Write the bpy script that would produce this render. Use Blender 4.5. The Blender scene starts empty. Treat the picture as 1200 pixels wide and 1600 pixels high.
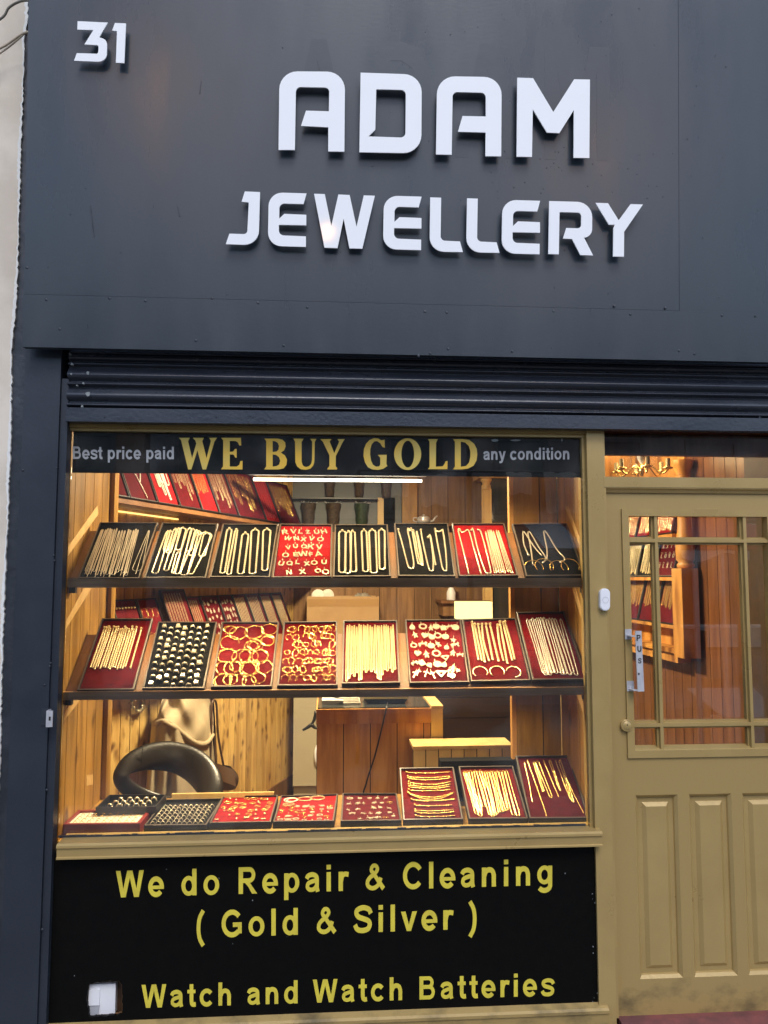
import bpy, math, random
import numpy as np
from mathutils import Vector, Matrix
from mathutils.geometry import tessellate_polygon
random.seed(7)
C = bpy.context.scene.collection
S = bpy.context.scene
# ------------------------------------------------------------------ camera
D, EYE, FPX = 2.9, 1.78, 1202.0
yaw, pitch, roll, TILT = [math.radians(a) for a in (4.016, 4.876, 0.025, 3.64)]
FW = Vector((math.sin(yaw)*math.cos(pitch), math.cos(yaw)*math.cos(pitch), math.sin(pitch)))
RT0 = Vector((math.cos(yaw), -math.sin(yaw), 0)); UP0 = RT0.cross(FW)
RT = RT0*math.cos(roll) + UP0*math.sin(roll); UP = RT.cross(FW)
CAM = Vector((0, -D, EYE))
cam = bpy.data.cameras.new('camera'); cam.sensor_fit = 'VERTICAL'; cam.sensor_height = 24.0
cam.lens = 24.0*FPX/1600; cam.clip_start = 0.05; cam.clip_end = 400
co = bpy.data.objects.new('camera', cam); C.objects.link(co)
co.matrix_world = Matrix(((RT.x, UP.x, -FW.x, 0), (RT.y, UP.y, -FW.y, -D), (RT.z, UP.z, -FW.z, EYE), (0, 0, 0, 1)))
S.camera = co
# ------------------------------------------------------------------ sky, sun, exposure
w = bpy.data.worlds.new('World'); S.world = w; w.use_nodes = True
nt = w.node_tree; bg = nt.nodes['Background']
sky = nt.nodes.new('ShaderNodeTexSky'); sky.sky_type = 'NISHITA'; sky.sun_disc = False
SUN_EL, SUN_AZ = math.radians(52), math.radians(172)      # azimuth from +y (north) clockwise
sky.sun_elevation = SUN_EL; sky.sun_rotation = SUN_AZ; sky.air_density = 1.0; sky.dust_density = 1.0; sky.ozone_density = 1.0
nt.links.new(sky.outputs[0], bg.inputs[0]); bg.inputs[1].default_value = 0.15
sl = bpy.data.lights.new('sun', 'SUN'); sl.energy = .9; sl.angle = math.radians(24); sl.color = (1, .985, .96)
so = bpy.data.objects.new('sun', sl); C.objects.link(so)
sd = Vector((math.sin(SUN_AZ)*math.cos(SUN_EL), math.cos(SUN_AZ)*math.cos(SUN_EL), math.sin(SUN_EL)))
so.rotation_euler = sd.to_track_quat('Z', 'Y').to_euler(); so.location = (1.5, -6, 9)
S.view_settings.view_transform = 'Standard'; S.view_settings.look = 'None'
S.view_settings.exposure = 0.75; S.view_settings.gamma = 1.0
S.render.engine = 'CYCLES'
S.cycles.use_denoising = True
S.cycles.max_bounces = 9; S.cycles.diffuse_bounces = 4; S.cycles.glossy_bounces = 4
S.cycles.transparent_max_bounces = 16; S.cycles.transmission_bounces = 4
S.cycles.caustics_reflective = False; S.cycles.caustics_refractive = False
S.cycles.sample_clamp_indirect = 6
S.cycles.use_light_tree = True

# ------------------------------------------------------------------ photo pixel -> a point of the place
def ray(px, py): return RT*((px-600)/FPX) - UP*((py-800)/FPX) + FW
def P(px, py, Y):
    d = ray(px, py); return CAM + d*((Y+D)/d.y)
def PZ(px, py, z):
    d = ray(px, py); return CAM + d*((z-EYE)/d.z)
def PP(px, py, p0, n):
    d = ray(px, py); return CAM + d*((p0-CAM).dot(n)/d.dot(n))
def V(*a): return Vector(a)

# ------------------------------------------------------------------ mesh helpers
class MB:
    def __init__(s): s.v = []; s.f = []; s.m = []; s.smooth = []
    def add(s, vs, fs, mi=0, sm=False):
        o = len(s.v); s.v += [tuple(a) for a in vs]
        for f in fs: s.f.append(tuple(i+o for i in f)); s.m.append(mi); s.smooth.append(sm)
        return s
    def box(s, x0, x1, y0, y1, z0, z1, mi=0):
        return s.hexa([V(x0,y0,z0),V(x1,y0,z0),V(x1,y1,z0),V(x0,y1,z0),V(x0,y0,z1),V(x1,y0,z1),V(x1,y1,z1),V(x0,y1,z1)], mi)
    def hexa(s, p, mi=0):
        return s.add(p, [(0,3,2,1),(4,5,6,7),(0,1,5,4),(1,2,6,5),(2,3,7,6),(3,0,4,7)], mi)
    def bar(s, a, b, wv, hv, mi=0):          # beam a->b with half-extent vectors wv, hv
        return s.hexa([a-wv-hv, b-wv-hv, b+wv-hv, a+wv-hv, a-wv+hv, b-wv+hv, b+wv+hv, a+wv+hv], mi)
    def quadbox(s, q, off, mi=0):            # quad q extruded by vector off
        q = [Vector(a) for a in q]; return s.hexa(q+[a+off for a in q], mi)
    def profile_x(s, prof, x0, x1, mi=0, sm=False, x0b=None):  # closed (y,z) outline swept along x
        n = len(prof)
        vs = [(x0,y,z) for y,z in prof]+[(x1,y,z) for y,z in prof]
        fs = [(i,(i+1)%n,n+(i+1)%n,n+i) for i in range(n)]
        s.add(vs, fs, mi, sm); s.add(vs[:n], [tuple(range(n))[::-1]], mi); s.add(vs[n:], [tuple(range(n))], mi); return s
    def lathe(s, prof, c, axis=V(0,0,1), seg=20, mi=0, sm=True):   # prof = (r, h)
        axis = axis.normalized(); t = axis.orthogonal().normalized(); b = axis.cross(t)
        vs = []; fs = []
        for r, h in prof:
            for k in range(seg):
                a = 2*math.pi*k/seg; vs.append(c + axis*h + (t*math.cos(a)+b*math.sin(a))*r)
        for j in range(len(prof)-1):
            for k in range(seg):
                k2 = (k+1)%seg; fs.append((j*seg+k, j*seg+k2, (j+1)*seg+k2, (j+1)*seg+k))
        s.add(vs, fs, mi, sm)
        s.add(vs[:seg], [tuple(range(seg))[::-1]], mi); s.add(vs[-seg:], [tuple(range(seg))], mi); return s
    def tube(s, pts, r, seg=8, mi=0, closed=False, rr=None, flat=1.0, n=None):
        v, f = tube_np(pts, r, seg, closed, rr, flat, n); return s.add(v, f, mi, True)
    def grid(s, fn, nu, nv, mi=0, sm=True):
        vs = [fn(i/nu, j/nv) for j in range(nv+1) for i in range(nu+1)]
        fs = [(j*(nu+1)+i, j*(nu+1)+i+1, (j+1)*(nu+1)+i+1, (j+1)*(nu+1)+i) for j in range(nv) for i in range(nu)]
        return s.add(vs, fs, mi, sm)
    def solid(s, loops, mp, depth, mi=0):    # loops (outer, holes...) 2-D ; mp(x,y) -> (front point, inward unit vector)
        tl = [[Vector((a[0], -a[1], 0)) for a in L] for L in loops]
        tris = tessellate_polygon(tl)
        flat = [a for L in loops for a in L]
        fr = [mp(*a) for a in flat]
        front = [p for p, n in fr]; back = [p+n*depth for p, n in fr]
        N = len(flat)
        nn = fr[0][1]; fx_ = []
        for t_ in tris:
            a_, b_, c_ = (front[i] for i in t_); fx_.append(tuple(t_) if (b_-a_).cross(c_-a_).dot(nn) < 0 else tuple(t_)[::-1])
        tris = fx_
        s.add(front, tris, mi); s.add(back, [t[::-1] for t in tris], mi)
        o = 0
        for L in loops:
            n = len(L)
            s.add(front[o:o+n]+back[o:o+n], [(i,(i+1)%n,n+(i+1)%n,n+i) for i in range(n)], mi); o += n
        return s
    def build(s, name, mats, parent=None, org=None):
        return mkobj(name, s.v, s.f, mats, parent, org, s.m, s.smooth)

def tube_np(pts, r, seg=8, closed=False, rr=None, flat=1.0, n=None):
    p = np.array([tuple(a) for a in pts], float); N = len(p)
    if closed: t = np.roll(p,-1,0)-np.roll(p,1,0)
    else: t = np.gradient(p, axis=0)
    t /= np.linalg.norm(t,axis=1)[:,None]+1e-12
    if n is None:
        a = np.array([0,0,1.0]) if abs(t[:,2]).mean() < .75 else np.array([0,1.0,0.05]); nn = a-(t@a)[:,None]*t
    else:
        a = np.array(tuple(n)); nn = a-(t@a)[:,None]*t
    nn /= np.linalg.norm(nn,axis=1)[:,None]+1e-12
    sd_ = np.cross(t, nn)
    R = np.full(N, float(r)) if rr is None else np.array(rr, float)
    F = np.full(N, float(flat)) if np.isscalar(flat) else np.array(flat, float)
    ang = 2*np.pi*np.arange(seg)/seg
    vs = p[:,None,:]+R[:,None,None]*(np.cos(ang)[None,:,None]*sd_[:,None,:]+(np.sin(ang)[None,:]*F[:,None])[:,:,None]*nn[:,None,:])
    vs = vs.reshape(-1,3)
    fs = []
    for j in range(N if closed else N-1):
        j2 = (j+1)%N
        for k in range(seg):
            k2 = (k+1)%seg; fs.append((j*seg+k, j*seg+k2, j2*seg+k2, j2*seg+k))
    if not closed:
        fs.append(tuple(range(seg))[::-1]); fs.append(tuple((N-1)*seg+k for k in range(seg)))
    return [tuple(a) for a in vs], fs

WO = {}
def mkobj(name, v, f, mats, parent=None, org=None, mi=None, smooth=None):
    if org is None:
        if parent is not None: org = WO[parent.name]
        else:
            a = np.array(v); lo = a.min(0); hi = a.max(0); org = Vector(((lo[0]+hi[0])/2, (lo[1]+hi[1])/2, lo[2]))
    org = Vector(org)
    me = bpy.data.meshes.new(name)
    a = np.array(v, float)-np.array(tuple(org))
    me.from_pydata(a.tolist(), [], f)
    if not isinstance(mats, (list, tuple)): mats = [mats]
    for m in mats: me.materials.append(m)
    if mi and any(mi): me.polygons.foreach_set('material_index', mi)
    if smooth and any(smooth): me.polygons.foreach_set('use_smooth', smooth)
    me.update()
    o = bpy.data.objects.new(name, me); C.objects.link(o)
    if parent is not None:
        o.parent = parent; o.location = org-WO[parent.name]
    else: o.location = org
    WO[o.name] = org
    return o
def tag(o, label=None, cat=None, group=None, kind=None):
    if label: o['label'] = label
    if cat: o['category'] = cat
    if group: o['group'] = group
    if kind: o['kind'] = kind
    return o
def thing(name, loc, label, cat, group=None):
    o = bpy.data.objects.new(name, None); C.objects.link(o); o.location = loc; WO[o.name] = Vector(loc)
    o.empty_display_size = .05
    return tag(o, label, cat, group)

def fillet(pts, seg=7):
    out = []; n = len(pts)
    for i, a in enumerate(pts):
        if len(a) == 2: out.append((a[0], a[1])); continue
        p = np.array(a[:2], float); q = np.array(pts[i-1][:2], float)-p; r = np.array(pts[(i+1)%n][:2], float)-p
        lq, lr = np.linalg.norm(q), np.linalg.norm(r); q /= lq; r /= lr
        th = math.acos(max(-1,min(1,float(q@r)))); d = min(a[2]/math.tan(th/2), lq*.95, lr*.95)
        p0, p2 = p+q*d, p+r*d; rad = d*math.tan(th/2); c = p+(q+r)/np.linalg.norm(q+r)*math.hypot(rad, d)
        a0 = math.atan2(*(p0-c)[::-1]); a1 = math.atan2(*(p2-c)[::-1]); da = (a1-a0+math.pi)%(2*math.pi)-math.pi
        for k in range(seg+1):
            t = a0+da*k/seg; out.append((c[0]+rad*math.cos(t), c[1]+rad*math.sin(t)))
    return out
def catmull(pts, n=8, closed=False):
    P_ = [np.array(p, float) for p in pts]; out = []; N = len(P_)
    rng = range(N) if closed else range(N-1)
    for i in rng:
        p1, p2 = P_[i], P_[(i+1)%N]
        p0 = P_[i-1] if (closed or i > 0) else 2*p1-p2
        p3 = P_[(i+2)%N] if (closed or i+2 < N) else 2*p2-p1
        for k in range(n):
            t = k/n; out.append(.5*((2*p1)+(-p0+p2)*t+(2*p0-5*p1+4*p2-p3)*t*t+(-p0+3*p1-3*p2+p3)*t**3))
    if not closed: out.append(P_[-1])
    return [tuple(a) for a in out]
def resample(pts, step):
    p = np.array([tuple(a) for a in pts], float); d = np.r_[0, np.cumsum(np.linalg.norm(np.diff(p,axis=0),axis=1))]
    n = max(2, int(d[-1]/step)); t = np.linspace(0, d[-1], n+1)
    return np.stack([np.interp(t, d, p[:,k]) for k in range(p.shape[1])], 1)

# ------------------------------------------------------------------ bold sans lettering, drawn as strokes
def stroke(pts, w_):
    pts = [q for i, q in enumerate(pts) if i == 0 or math.dist(q, pts[i-1]) > 1e-6]
    p = np.array(pts, float); L = []; Rr = []
    for i in range(len(p)):
        if 0 < i < len(p)-1:
            a = p[i]-p[i-1]; b = p[i+1]-p[i]; a = a/np.linalg.norm(a); b = b/np.linalg.norm(b)
            n = np.array([-(a[1]+b[1]), a[0]+b[0]]); n /= np.linalg.norm(n); k = min(1.6, 1/max(.3, n@np.array([-a[1], a[0]])))
        else:
            a = p[1]-p[0] if i == 0 else p[-1]-p[-2]; a = a/np.linalg.norm(a); n = np.array([-a[1], a[0]]); k = 1
        L.append(tuple(p[i]+n*k*w_/2)); Rr.append(tuple(p[i]-n*k*w_/2))
    return [L+Rr[::-1]]
def arc(cx, cy, rx, ry, a0, a1, n=18):
    return [(cx+rx*math.cos(math.radians(a0+(a1-a0)*k/n)), cy+ry*math.sin(math.radians(a0+(a1-a0)*k/n))) for k in range(n+1)]
def ring(cx, cy, rx, ry, w_, n=28):
    return [arc(cx,cy,rx+w_/2,ry+w_*.42,0,360-360/n,n-1), arc(cx,cy,rx-w_/2,ry-w_*.42,0,360-360/n,n-1)]
def vb(x, y0, y1, w_=.145): return [[(x-w_/2,y0),(x+w_/2,y0),(x+w_/2,y1),(x-w_/2,y1)]]
def hb(x0, x1, y, w_=.115): return [[(x0,y-w_/2),(x1,y-w_/2),(x1,y+w_/2),(x0,y+w_/2)]]
BW = .135
Spts = [(.60,.50),(.53,.615),(.34,.662),(.16,.61),(.12,.515),(.19,.42),(.36,.365),(.52,.305),(.565,.205),(.50,.095),(.33,.052),(.15,.09),(.075,.21)]
GL = {
 'o': (.611, [ring(.305,.26,.198,.212,BW)]),
 'e': (.556, [stroke(arc(.28,.26,.195,.212,0,322,24),BW), hb(.10,.545,.245,.095)]),
 'c': (.556, [stroke(arc(.295,.26,.20,.212,38,322,24),BW)]),
 'd': (.611, [ring(.285,.26,.18,.212,BW), vb(.475,0,.716)]),
 'p': (.611, [ring(.33,.26,.18,.212,BW), vb(.14,-.2,.519)]),
 'g': (.611, [ring(.285,.275,.18,.198,BW), stroke([(.475,.519),(.475,.06)]+arc(.28,.0,.195,.145,8,-150,12),.135)]),
 'a': (.556, [stroke(catmull([(.085,.355),(.14,.435),(.28,.465),(.40,.42),(.43,.32),(.43,.12),(.46,0)],6),.13),
              stroke(catmull([(.42,.31),(.27,.28),(.135,.225),(.115,.12),(.20,.058),(.33,.075),(.42,.16)],6),.115)]),
 'i': (.278, [vb(.14,0,.519), vb(.14,.592,.716)]),
 'l': (.278, [vb(.14,0,.716)]),
 'r': (.389, [vb(.137,0,.519), stroke(catmull([(.15,.27),(.19,.40),(.27,.455),(.40,.44)],6),.13)]),
 'n': (.611, [vb(.137,0,.519), stroke(catmull([(.15,.30),(.20,.41),(.31,.458),(.42,.42),(.468,.31)],6)+[(.468,.15),(.468,0)],.14)]),
 'h': (.611, [vb(.137,0,.716), stroke(catmull([(.15,.30),(.20,.41),(.31,.458),(.42,.42),(.468,.31)],6)+[(.468,.15),(.468,0)],.14)]),
 't': (.333, [stroke([(.165,.69),(.165,.18)]+catmull([(.165,.17),(.185,.085),(.24,.055),(.325,.062)],5),.14), hb(.01,.315,.464,.11)]),
 's': (.556, [stroke(catmull([(x*.80+.02, y*.725) for x, y in Spts],5),.122)]),
 'S': (.667, [stroke(catmull(Spts,6),.138)]),
 'v': (.556, [[[(.012,.519),(.165,.519),(.278,.165),(.391,.519),(.544,.519),(.347,0),(.209,0)]]]),
 'y': (.556, [[[(.012,.519),(.165,.519),(.278,.17),(.391,.519),(.544,.519),(.35,-.03),(.30,-.15),(.20,-.205),(.07,-.195),(.065,-.085),(.15,-.085),(.20,-.04),(.215,.0)]]]),
 'W': (.944, [[[(.003,.716),(.155,.716),(.249,.225),(.385,.716),(.559,.716),(.695,.225),(.789,.716),(.941,.716),(.772,0),(.612,0),(.472,.525),(.332,0),(.172,0)]]]),
 'R': (.722, [vb(.147,0,.716,.147), stroke([(.2,.657),(.40,.657)]+arc(.43,.505,.145,.152,80,-80,12)+[(.40,.353),(.2,.353)],.122), [[(.30,.30),(.45,.30),(.53,.20),(.70,0),(.525,0),(.40,.185),(.30,.285)]]]),
 'C': (.722, [stroke(arc(.385,.358,.275,.303,33,322,26),BW)]),
 'G': (.778, [stroke(arc(.395,.358,.285,.303,38,318,26),BW), hb(.42,.715,.325,.12), vb(.65,.09,.385,.13)]),
 'B': (.722, [vb(.147,0,.716,.147), stroke([(.2,.657),(.40,.657)]+arc(.42,.522,.13,.135,80,-80,10)+[(.40,.387),(.2,.387)],.118), stroke([(.2,.386),(.42,.386)]+arc(.44,.222,.155,.163,80,-80,10)+[(.42,.059),(.2,.059)],.118)]),
 '&': (.722, [[[(.70,.075),(.60,-.015),(.20,.50),(.315,.53)]], stroke(catmull([(.27,.47),(.235,.56),(.30,.655),(.40,.645),(.445,.565),(.39,.475),(.30,.42)],6),.11), stroke(catmull([(.34,.425),(.20,.345),(.115,.24),(.12,.13),(.22,.06),(.36,.065),(.49,.16),(.56,.33)],6),.118)]),
 '(': (.333, [stroke(catmull([(.29,.73),(.17,.53),(.13,.26),(.17,-.01),(.29,-.21)],6),.125)]),
 ')': (.333, [stroke(catmull([(.04,.73),(.16,.53),(.20,.26),(.16,-.01),(.04,-.21)],6),.125)]),
 'P': (.667, [vb(.147,0,.716,.147), stroke([(.2,.657),(.38,.657)]+arc(.41,.50,.145,.157,80,-80,12)+[(.38,.343),(.2,.343)],.122)]),
 'U': (.722, [stroke([(.145,.716),(.145,.27)]+arc(.36,.27,.215,.21,180,360,14)+[(.575,.716)],.145)]),
 'A': (.722, [[[(.0,0),(.155,0),(.36,.55),(.565,0),(.72,0),(.44,.716),(.28,.716)]], hb(.2,.52,.22,.12)]),
 'D': (.722, [[[(.075,0),(.34,0),(.52,.04),(.63,.15),(.67,.36),(.63,.56),(.52,.68),(.34,.716),(.075,.716)],[(.22,.12),(.22,.595),(.34,.595),(.46,.55),(.52,.36),(.46,.16),(.34,.12)]]]),
 'M': (.833, [[[(.07,0),(.205,0),(.205,.56),(.35,0),(.485,0),(.63,.56),(.63,0),(.765,0),(.765,.716),(.55,.716),(.418,.22),(.285,.716),(.07,.716)]]]),
 'L': (.611, [[[(.075,0),(.56,0),(.56,.12),(.22,.12),(.22,.716),(.075,.716)]]]),
 'E': (.667, [[[(.075,0),(.61,0),(.61,.12),(.22,.12),(.22,.31),(.57,.31),(.57,.43),(.22,.43),(.22,.595),(.6,.595),(.6,.716),(.075,.716)]]]),
 'Y': (.667, [[[(.26,0),(.405,0),(.405,.3),(.66,.716),(.495,.716),(.335,.43),(.17,.716),(.0,.716),(.26,.3)]]]),
 'V': (.667, [[[(0,.716),(.16,.716),(.335,.19),(.51,.716),(.667,.716),(.41,0),(.255,0)]]]),
 'X': (.667, [stroke([(.08,0),(.59,.716)],.15), stroke([(.59,0),(.08,.716)],.15)]),
 'Z': (.611, [[[(.03,0),(.58,0),(.58,.12),(.21,.12),(.58,.6),(.58,.716),(.06,.716),(.06,.595),(.38,.595),(.03,.12)]]]),
 'H': (.722, [vb(.147,0,.716), vb(.575,0,.716), hb(.147,.575,.37,.12)]),
 'N': (.722, [[[(.075,0),(.21,0),(.21,.47),(.5,0),(.645,0),(.645,.716),(.51,.716),(.51,.25),(.225,.716),(.075,.716)]]]),
 'O': (.778, [ring(.389,.358,.275,.303,.14)]),
 'Q': (.778, [ring(.389,.358,.275,.303,.14), stroke([(.45,.2),(.68,-.03)],.13)]),
 'K': (.722, [vb(.147,0,.716), stroke([(.2,.28),(.62,.74)],.14), stroke([(.34,.42),(.62,-.02)],.15)]),
 'F': (.611, [[[(.075,0),(.22,0),(.22,.3),(.51,.3),(.51,.42),(.22,.42),(.22,.595),(.57,.595),(.57,.716),(.075,.716)]]]),
}
def text_mb(s, p0, p1, cap, hs, plane, depth=.0008):
    """lettering laid between photo baseline points p0,p1 ; plane(px,py)->(point, inward vector)"""
    mb = MB(); em = cap/.716; p0 = np.array(p0, float); p1 = np.array(p1, float); L = np.linalg.norm(p1-p0); ux = (p1-p0)/L
    uy = np.array([0.0, -1.0])
    nat = sum(GL[c][0] if c != ' ' else .278 for c in s)*em*hs; sp = (L-nat)/(len(s)-1); x = 0
    for c in s:
        if c == ' ': x += .278*em*hs+sp; continue
        adv, polys = GL[c]
        for k, loops in enumerate(polys):
            lp = [[tuple(p0+ux*(x+a*em*hs)+uy*b*em) for a, b in L_] for L_ in loops]
            def mp(px, py, k=k):
                q, n = plane(px, py); return q-n*(.00012*k), n
            mb.solid(lp, mp, depth)
        x += adv*em*hs+sp
    return mb

# ------------------------------------------------------------------ materials
def mat(name, col, rough=.5, metal=0.0, var=None, vscale=6.0, vstretch=(1,1,1), bump=0.0, bscale=60.0, spec=.5, island=0.0, coat=0.0, rvar=0.0, vlo=.4, vhi=.62, bstretch=(1,1,1), sheen=0.0, zfade=None):
    m = bpy.data.materials.new(name); m.use_nodes = True; t = m.node_tree; b = t.nodes['Principled BSDF']
    b.inputs['Base Color'].default_value = (*col, 1); b.inputs['Roughness'].default_value = rough
    b.inputs['Metallic'].default_value = metal; b.inputs['Specular IOR Level'].default_value = spec
    b.inputs['Coat Weight'].default_value = coat
    if sheen: b.inputs['Sheen Weight'].default_value = sheen
    tc = t.nodes.new('ShaderNodeTexCoord')
    src = None
    if var is not None:
        mp = t.nodes.new('ShaderNodeMapping'); mp.inputs['Scale'].default_value = vstretch
        t.links.new(tc.outputs['Object'], mp.inputs[0])
        n = t.nodes.new('ShaderNodeTexNoise'); n.inputs['Scale'].default_value = vscale; n.inputs['Detail'].default_value = 6; n.inputs['Roughness'].default_value = .6
        if island:
            ge = t.nodes.new('ShaderNodeNewGeometry'); ad = t.nodes.new('ShaderNodeVectorMath'); ad.operation = 'MULTIPLY_ADD'
            t.links.new(ge.outputs['Random Per Island'], ad.inputs[0]); ad.inputs[1].default_value = (17, 23, 31)
            t.links.new(mp.outputs[0], ad.inputs[2]); t.links.new(ad.outputs[0], n.inputs['Vector'])
        else: t.links.new(mp.outputs[0], n.inputs['Vector'])
        r = t.nodes.new('ShaderNodeValToRGB'); r.color_ramp.elements[0].position = vlo; r.color_ramp.elements[1].position = vhi
        r.color_ramp.elements[0].color = (*col, 1); r.color_ramp.elements[1].color = (*var, 1)
        fac = n.outputs['Fac']
        if zfade:                          # grime that stays near the foot of the object
            sx = t.nodes.new('ShaderNodeSeparateXYZ'); t.links.new(tc.outputs['Object'], sx.inputs[0])
            mz = t.nodes.new('ShaderNodeMapRange'); mz.inputs[1].default_value = zfade[0]; mz.inputs[2].default_value = zfade[1]; mz.inputs[3].default_value = 1; mz.inputs[4].default_value = .62
            t.links.new(sx.outputs[2], mz.inputs[0]); mu = t.nodes.new('ShaderNodeMath'); mu.operation = 'MULTIPLY'; t.links.new(fac, mu.inputs[0]); t.links.new(mz.outputs[0], mu.inputs[1]); fac = mu.outputs[0]
        t.links.new(fac, r.inputs[0]); src = r.outputs[0]
        if rvar:
            mr = t.nodes.new('ShaderNodeMapRange'); mr.inputs[3].default_value = rough-rvar; mr.inputs[4].default_value = rough+rvar
            mr.inputs[1].default_value = .3; mr.inputs[2].default_value = .7
            t.links.new(n.outputs['Fac'], mr.inputs[0]); t.links.new(mr.outputs[0], b.inputs['Roughness'])
    if island and src is not None:
        hs = t.nodes.new('ShaderNodeHueSaturation'); ge = t.nodes.new('ShaderNodeNewGeometry')
        mr = t.nodes.new('ShaderNodeMapRange'); mr.inputs[3].default_value = 1-island; mr.inputs[4].default_value = 1+island
        t.links.new(ge.outputs['Random Per Island'], mr.inputs[0]); t.links.new(mr.outputs[0], hs.inputs['Value'])
        t.links.new(src, hs.inputs['Color']); src = hs.outputs[0]
    if src is not None: t.links.new(src, b.inputs['Base Color'])
    if bump:
        mp2 = t.nodes.new('ShaderNodeMapping'); mp2.inputs['Scale'].default_value = bstretch; t.links.new(tc.outputs['Object'], mp2.inputs[0])
        n2 = t.nodes.new('ShaderNodeTexNoise'); n2.inputs['Scale'].default_value = bscale; n2.inputs['Detail'].default_value = 5
        t.links.new(mp2.outputs[0], n2.inputs['Vector'])
        bp = t.nodes.new('ShaderNodeBump'); bp.inputs['Strength'].default_value = bump; bp.inputs['Distance'].default_value = .004
        t.links.new(n2.outputs['Fac'], bp.inputs['Height']); t.links.new(bp.outputs[0], b.inputs['Normal'])
    return m
def emit(name, col, strength):
    m = bpy.data.materials.new(name); m.use_nodes = True; t = m.node_tree; t.nodes.clear()
    e = t.nodes.new('ShaderNodeEmission'); e.inputs[0].default_value = (*col,1); e.inputs[1].default_value = strength
    o = t.nodes.new('ShaderNodeOutputMaterial'); t.links.new(e.outputs[0], o.inputs[0]); return m
def glass_mat(name, tint=(.97,.98,.97), dirt_haze=.022, ior=1.66):
    m = bpy.data.materials.new(name); m.use_nodes = True; t = m.node_tree; t.nodes.clear()
    tr = t.nodes.new('ShaderNodeBsdfTransparent'); tr.inputs[0].default_value = (*tint,1)
    gl = t.nodes.new('ShaderNodeBsdfGlossy'); gl.inputs['Roughness'].default_value = .004
    fr = t.nodes.new('ShaderNodeFresnel'); fr.inputs[0].default_value = ior
    mx = t.nodes.new('ShaderNodeMixShader'); t.links.new(fr.outputs[0], mx.inputs[0]); t.links.new(tr.outputs[0], mx.inputs[1]); t.links.new(gl.outputs[0], mx.inputs[2])
    df = t.nodes.new('ShaderNodeBsdfDiffuse'); df.inputs[0].default_value = (.6,.6,.58,1)  # pale film: glass dirt plus the haze of reflections, as diffuse colour
    tc = t.nodes.new('ShaderNodeTexCoord'); n = t.nodes.new('ShaderNodeTexNoise'); n.inputs['Scale'].default_value = 5; n.inputs['Detail'].default_value = 6
    t.links.new(tc.outputs['Object'], n.inputs['Vector'])
    mr = t.nodes.new('ShaderNodeMapRange'); mr.inputs[1].default_value = .45; mr.inputs[2].default_value = .8; mr.inputs[3].default_value = dirt_haze*.3; mr.inputs[4].default_value = dirt_haze*3
    t.links.new(n.outputs['Fac'], mr.inputs[0])
    m2 = t.nodes.new('ShaderNodeMixShader'); t.links.new(mr.outputs[0], m2.inputs[0]); t.links.new(mx.outputs[0], m2.inputs[1]); t.links.new(df.outputs[0], m2.inputs[2])
    o = t.nodes.new('ShaderNodeOutputMaterial'); t.links.new(m2.outputs[0], o.inputs[0]); return m
def knotty(name, c1, c2, knot, rough=.45, island=.12, kscale=9.0, thr=.13, stretch=(1,1,.28)):
    """pine boards: grain along z with scattered dark knots"""
    m = mat(name, c1, rough, 0, c2, 9, (1.6,1.6,.22), bump=.15, bscale=40, bstretch=(1,1,.1), island=island)
    t = m.node_tree; b = t.nodes['Principled BSDF']; tc = [n for n in t.nodes if n.type == 'TEX_COORD'][0]
    old = b.inputs['Base Color'].links[0].from_socket
    mp = t.nodes.new('ShaderNodeMapping'); mp.inputs['Scale'].default_value = stretch; t.links.new(tc.outputs['Object'], mp.inputs[0])
    no = t.nodes.new('ShaderNodeTexNoise'); no.inputs['Scale'].default_value = 14
    t.links.new(mp.outputs[0], no.inputs['Vector'])
    mxv = t.nodes.new('ShaderNodeMix'); mxv.data_type = 'VECTOR'; mxv.inputs[0].default_value = .06
    t.links.new(mp.outputs[0], mxv.inputs[4]); t.links.new(no.outputs['Color'], mxv.inputs[5])
    vo = t.nodes.new('ShaderNodeTexVoronoi'); vo.inputs['Scale'].default_value = kscale; t.links.new(mxv.outputs[1], vo.inputs['Vector'])
    r = t.nodes.new('ShaderNodeValToRGB'); r.color_ramp.elements[0].position = thr*.45; r.color_ramp.elements[1].position = thr*1.9
    r.color_ramp.elements[0].color = (1,1,1,1); r.color_ramp.elements[1].color = (0,0,0,1)
    t.links.new(vo.outputs['Distance'], r.inputs[0])
    mx = t.nodes.new('ShaderNodeMix'); mx.data_type = 'RGBA'; t.links.new(r.outputs[0], mx.inputs[0]); t.links.new(old, mx.inputs[6]); mx.inputs[7].default_value = (*knot,1)
    t.links.new(mx.outputs[2], b.inputs['Base Color']); return m

M = {}
M['navy'] = mat('navy_gloss_paint', (.0300,.0385,.0485), .32, 0, (.042,.0515,.063), 3.5, (1,1,.30), bump=.05, bscale=75, rvar=.09, bstretch=(.6,1,1.3), vlo=.35, vhi=.68)
M['navy_flat'] = mat('navy_satin_paint', (.019,.025,.036), .42, 0, (.024,.031,.043), 3.0, bump=.09, bscale=60, rvar=.05)
M['navy_rough'] = mat('navy_lumpy_paint', (.022,.028,.037), .4, 0, (.035,.042,.055), 9, bump=.9, bscale=22)
M['shutter'] = mat('shutter_paint', (.026,.031,.043), .26, 0, (.036,.042,.056), 8, (.3,1,1), bump=.22, bscale=70, rvar=.08)
M['chip'] = mat('bare_metal_chip', (.22,.245,.25), .6)
M['white'] = mat('white_sign_acrylic', (.86,.87,.88), .06, spec=.35)
M['plaster'] = mat('cream_plaster', (.68,.61,.51), .85, 0, (.57,.50,.41), 4, bump=.35, bscale=14)
M['plaster_edge'] = mat('white_plaster_edge', (.70,.70,.67), .85, bump=.5, bscale=40)
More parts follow.
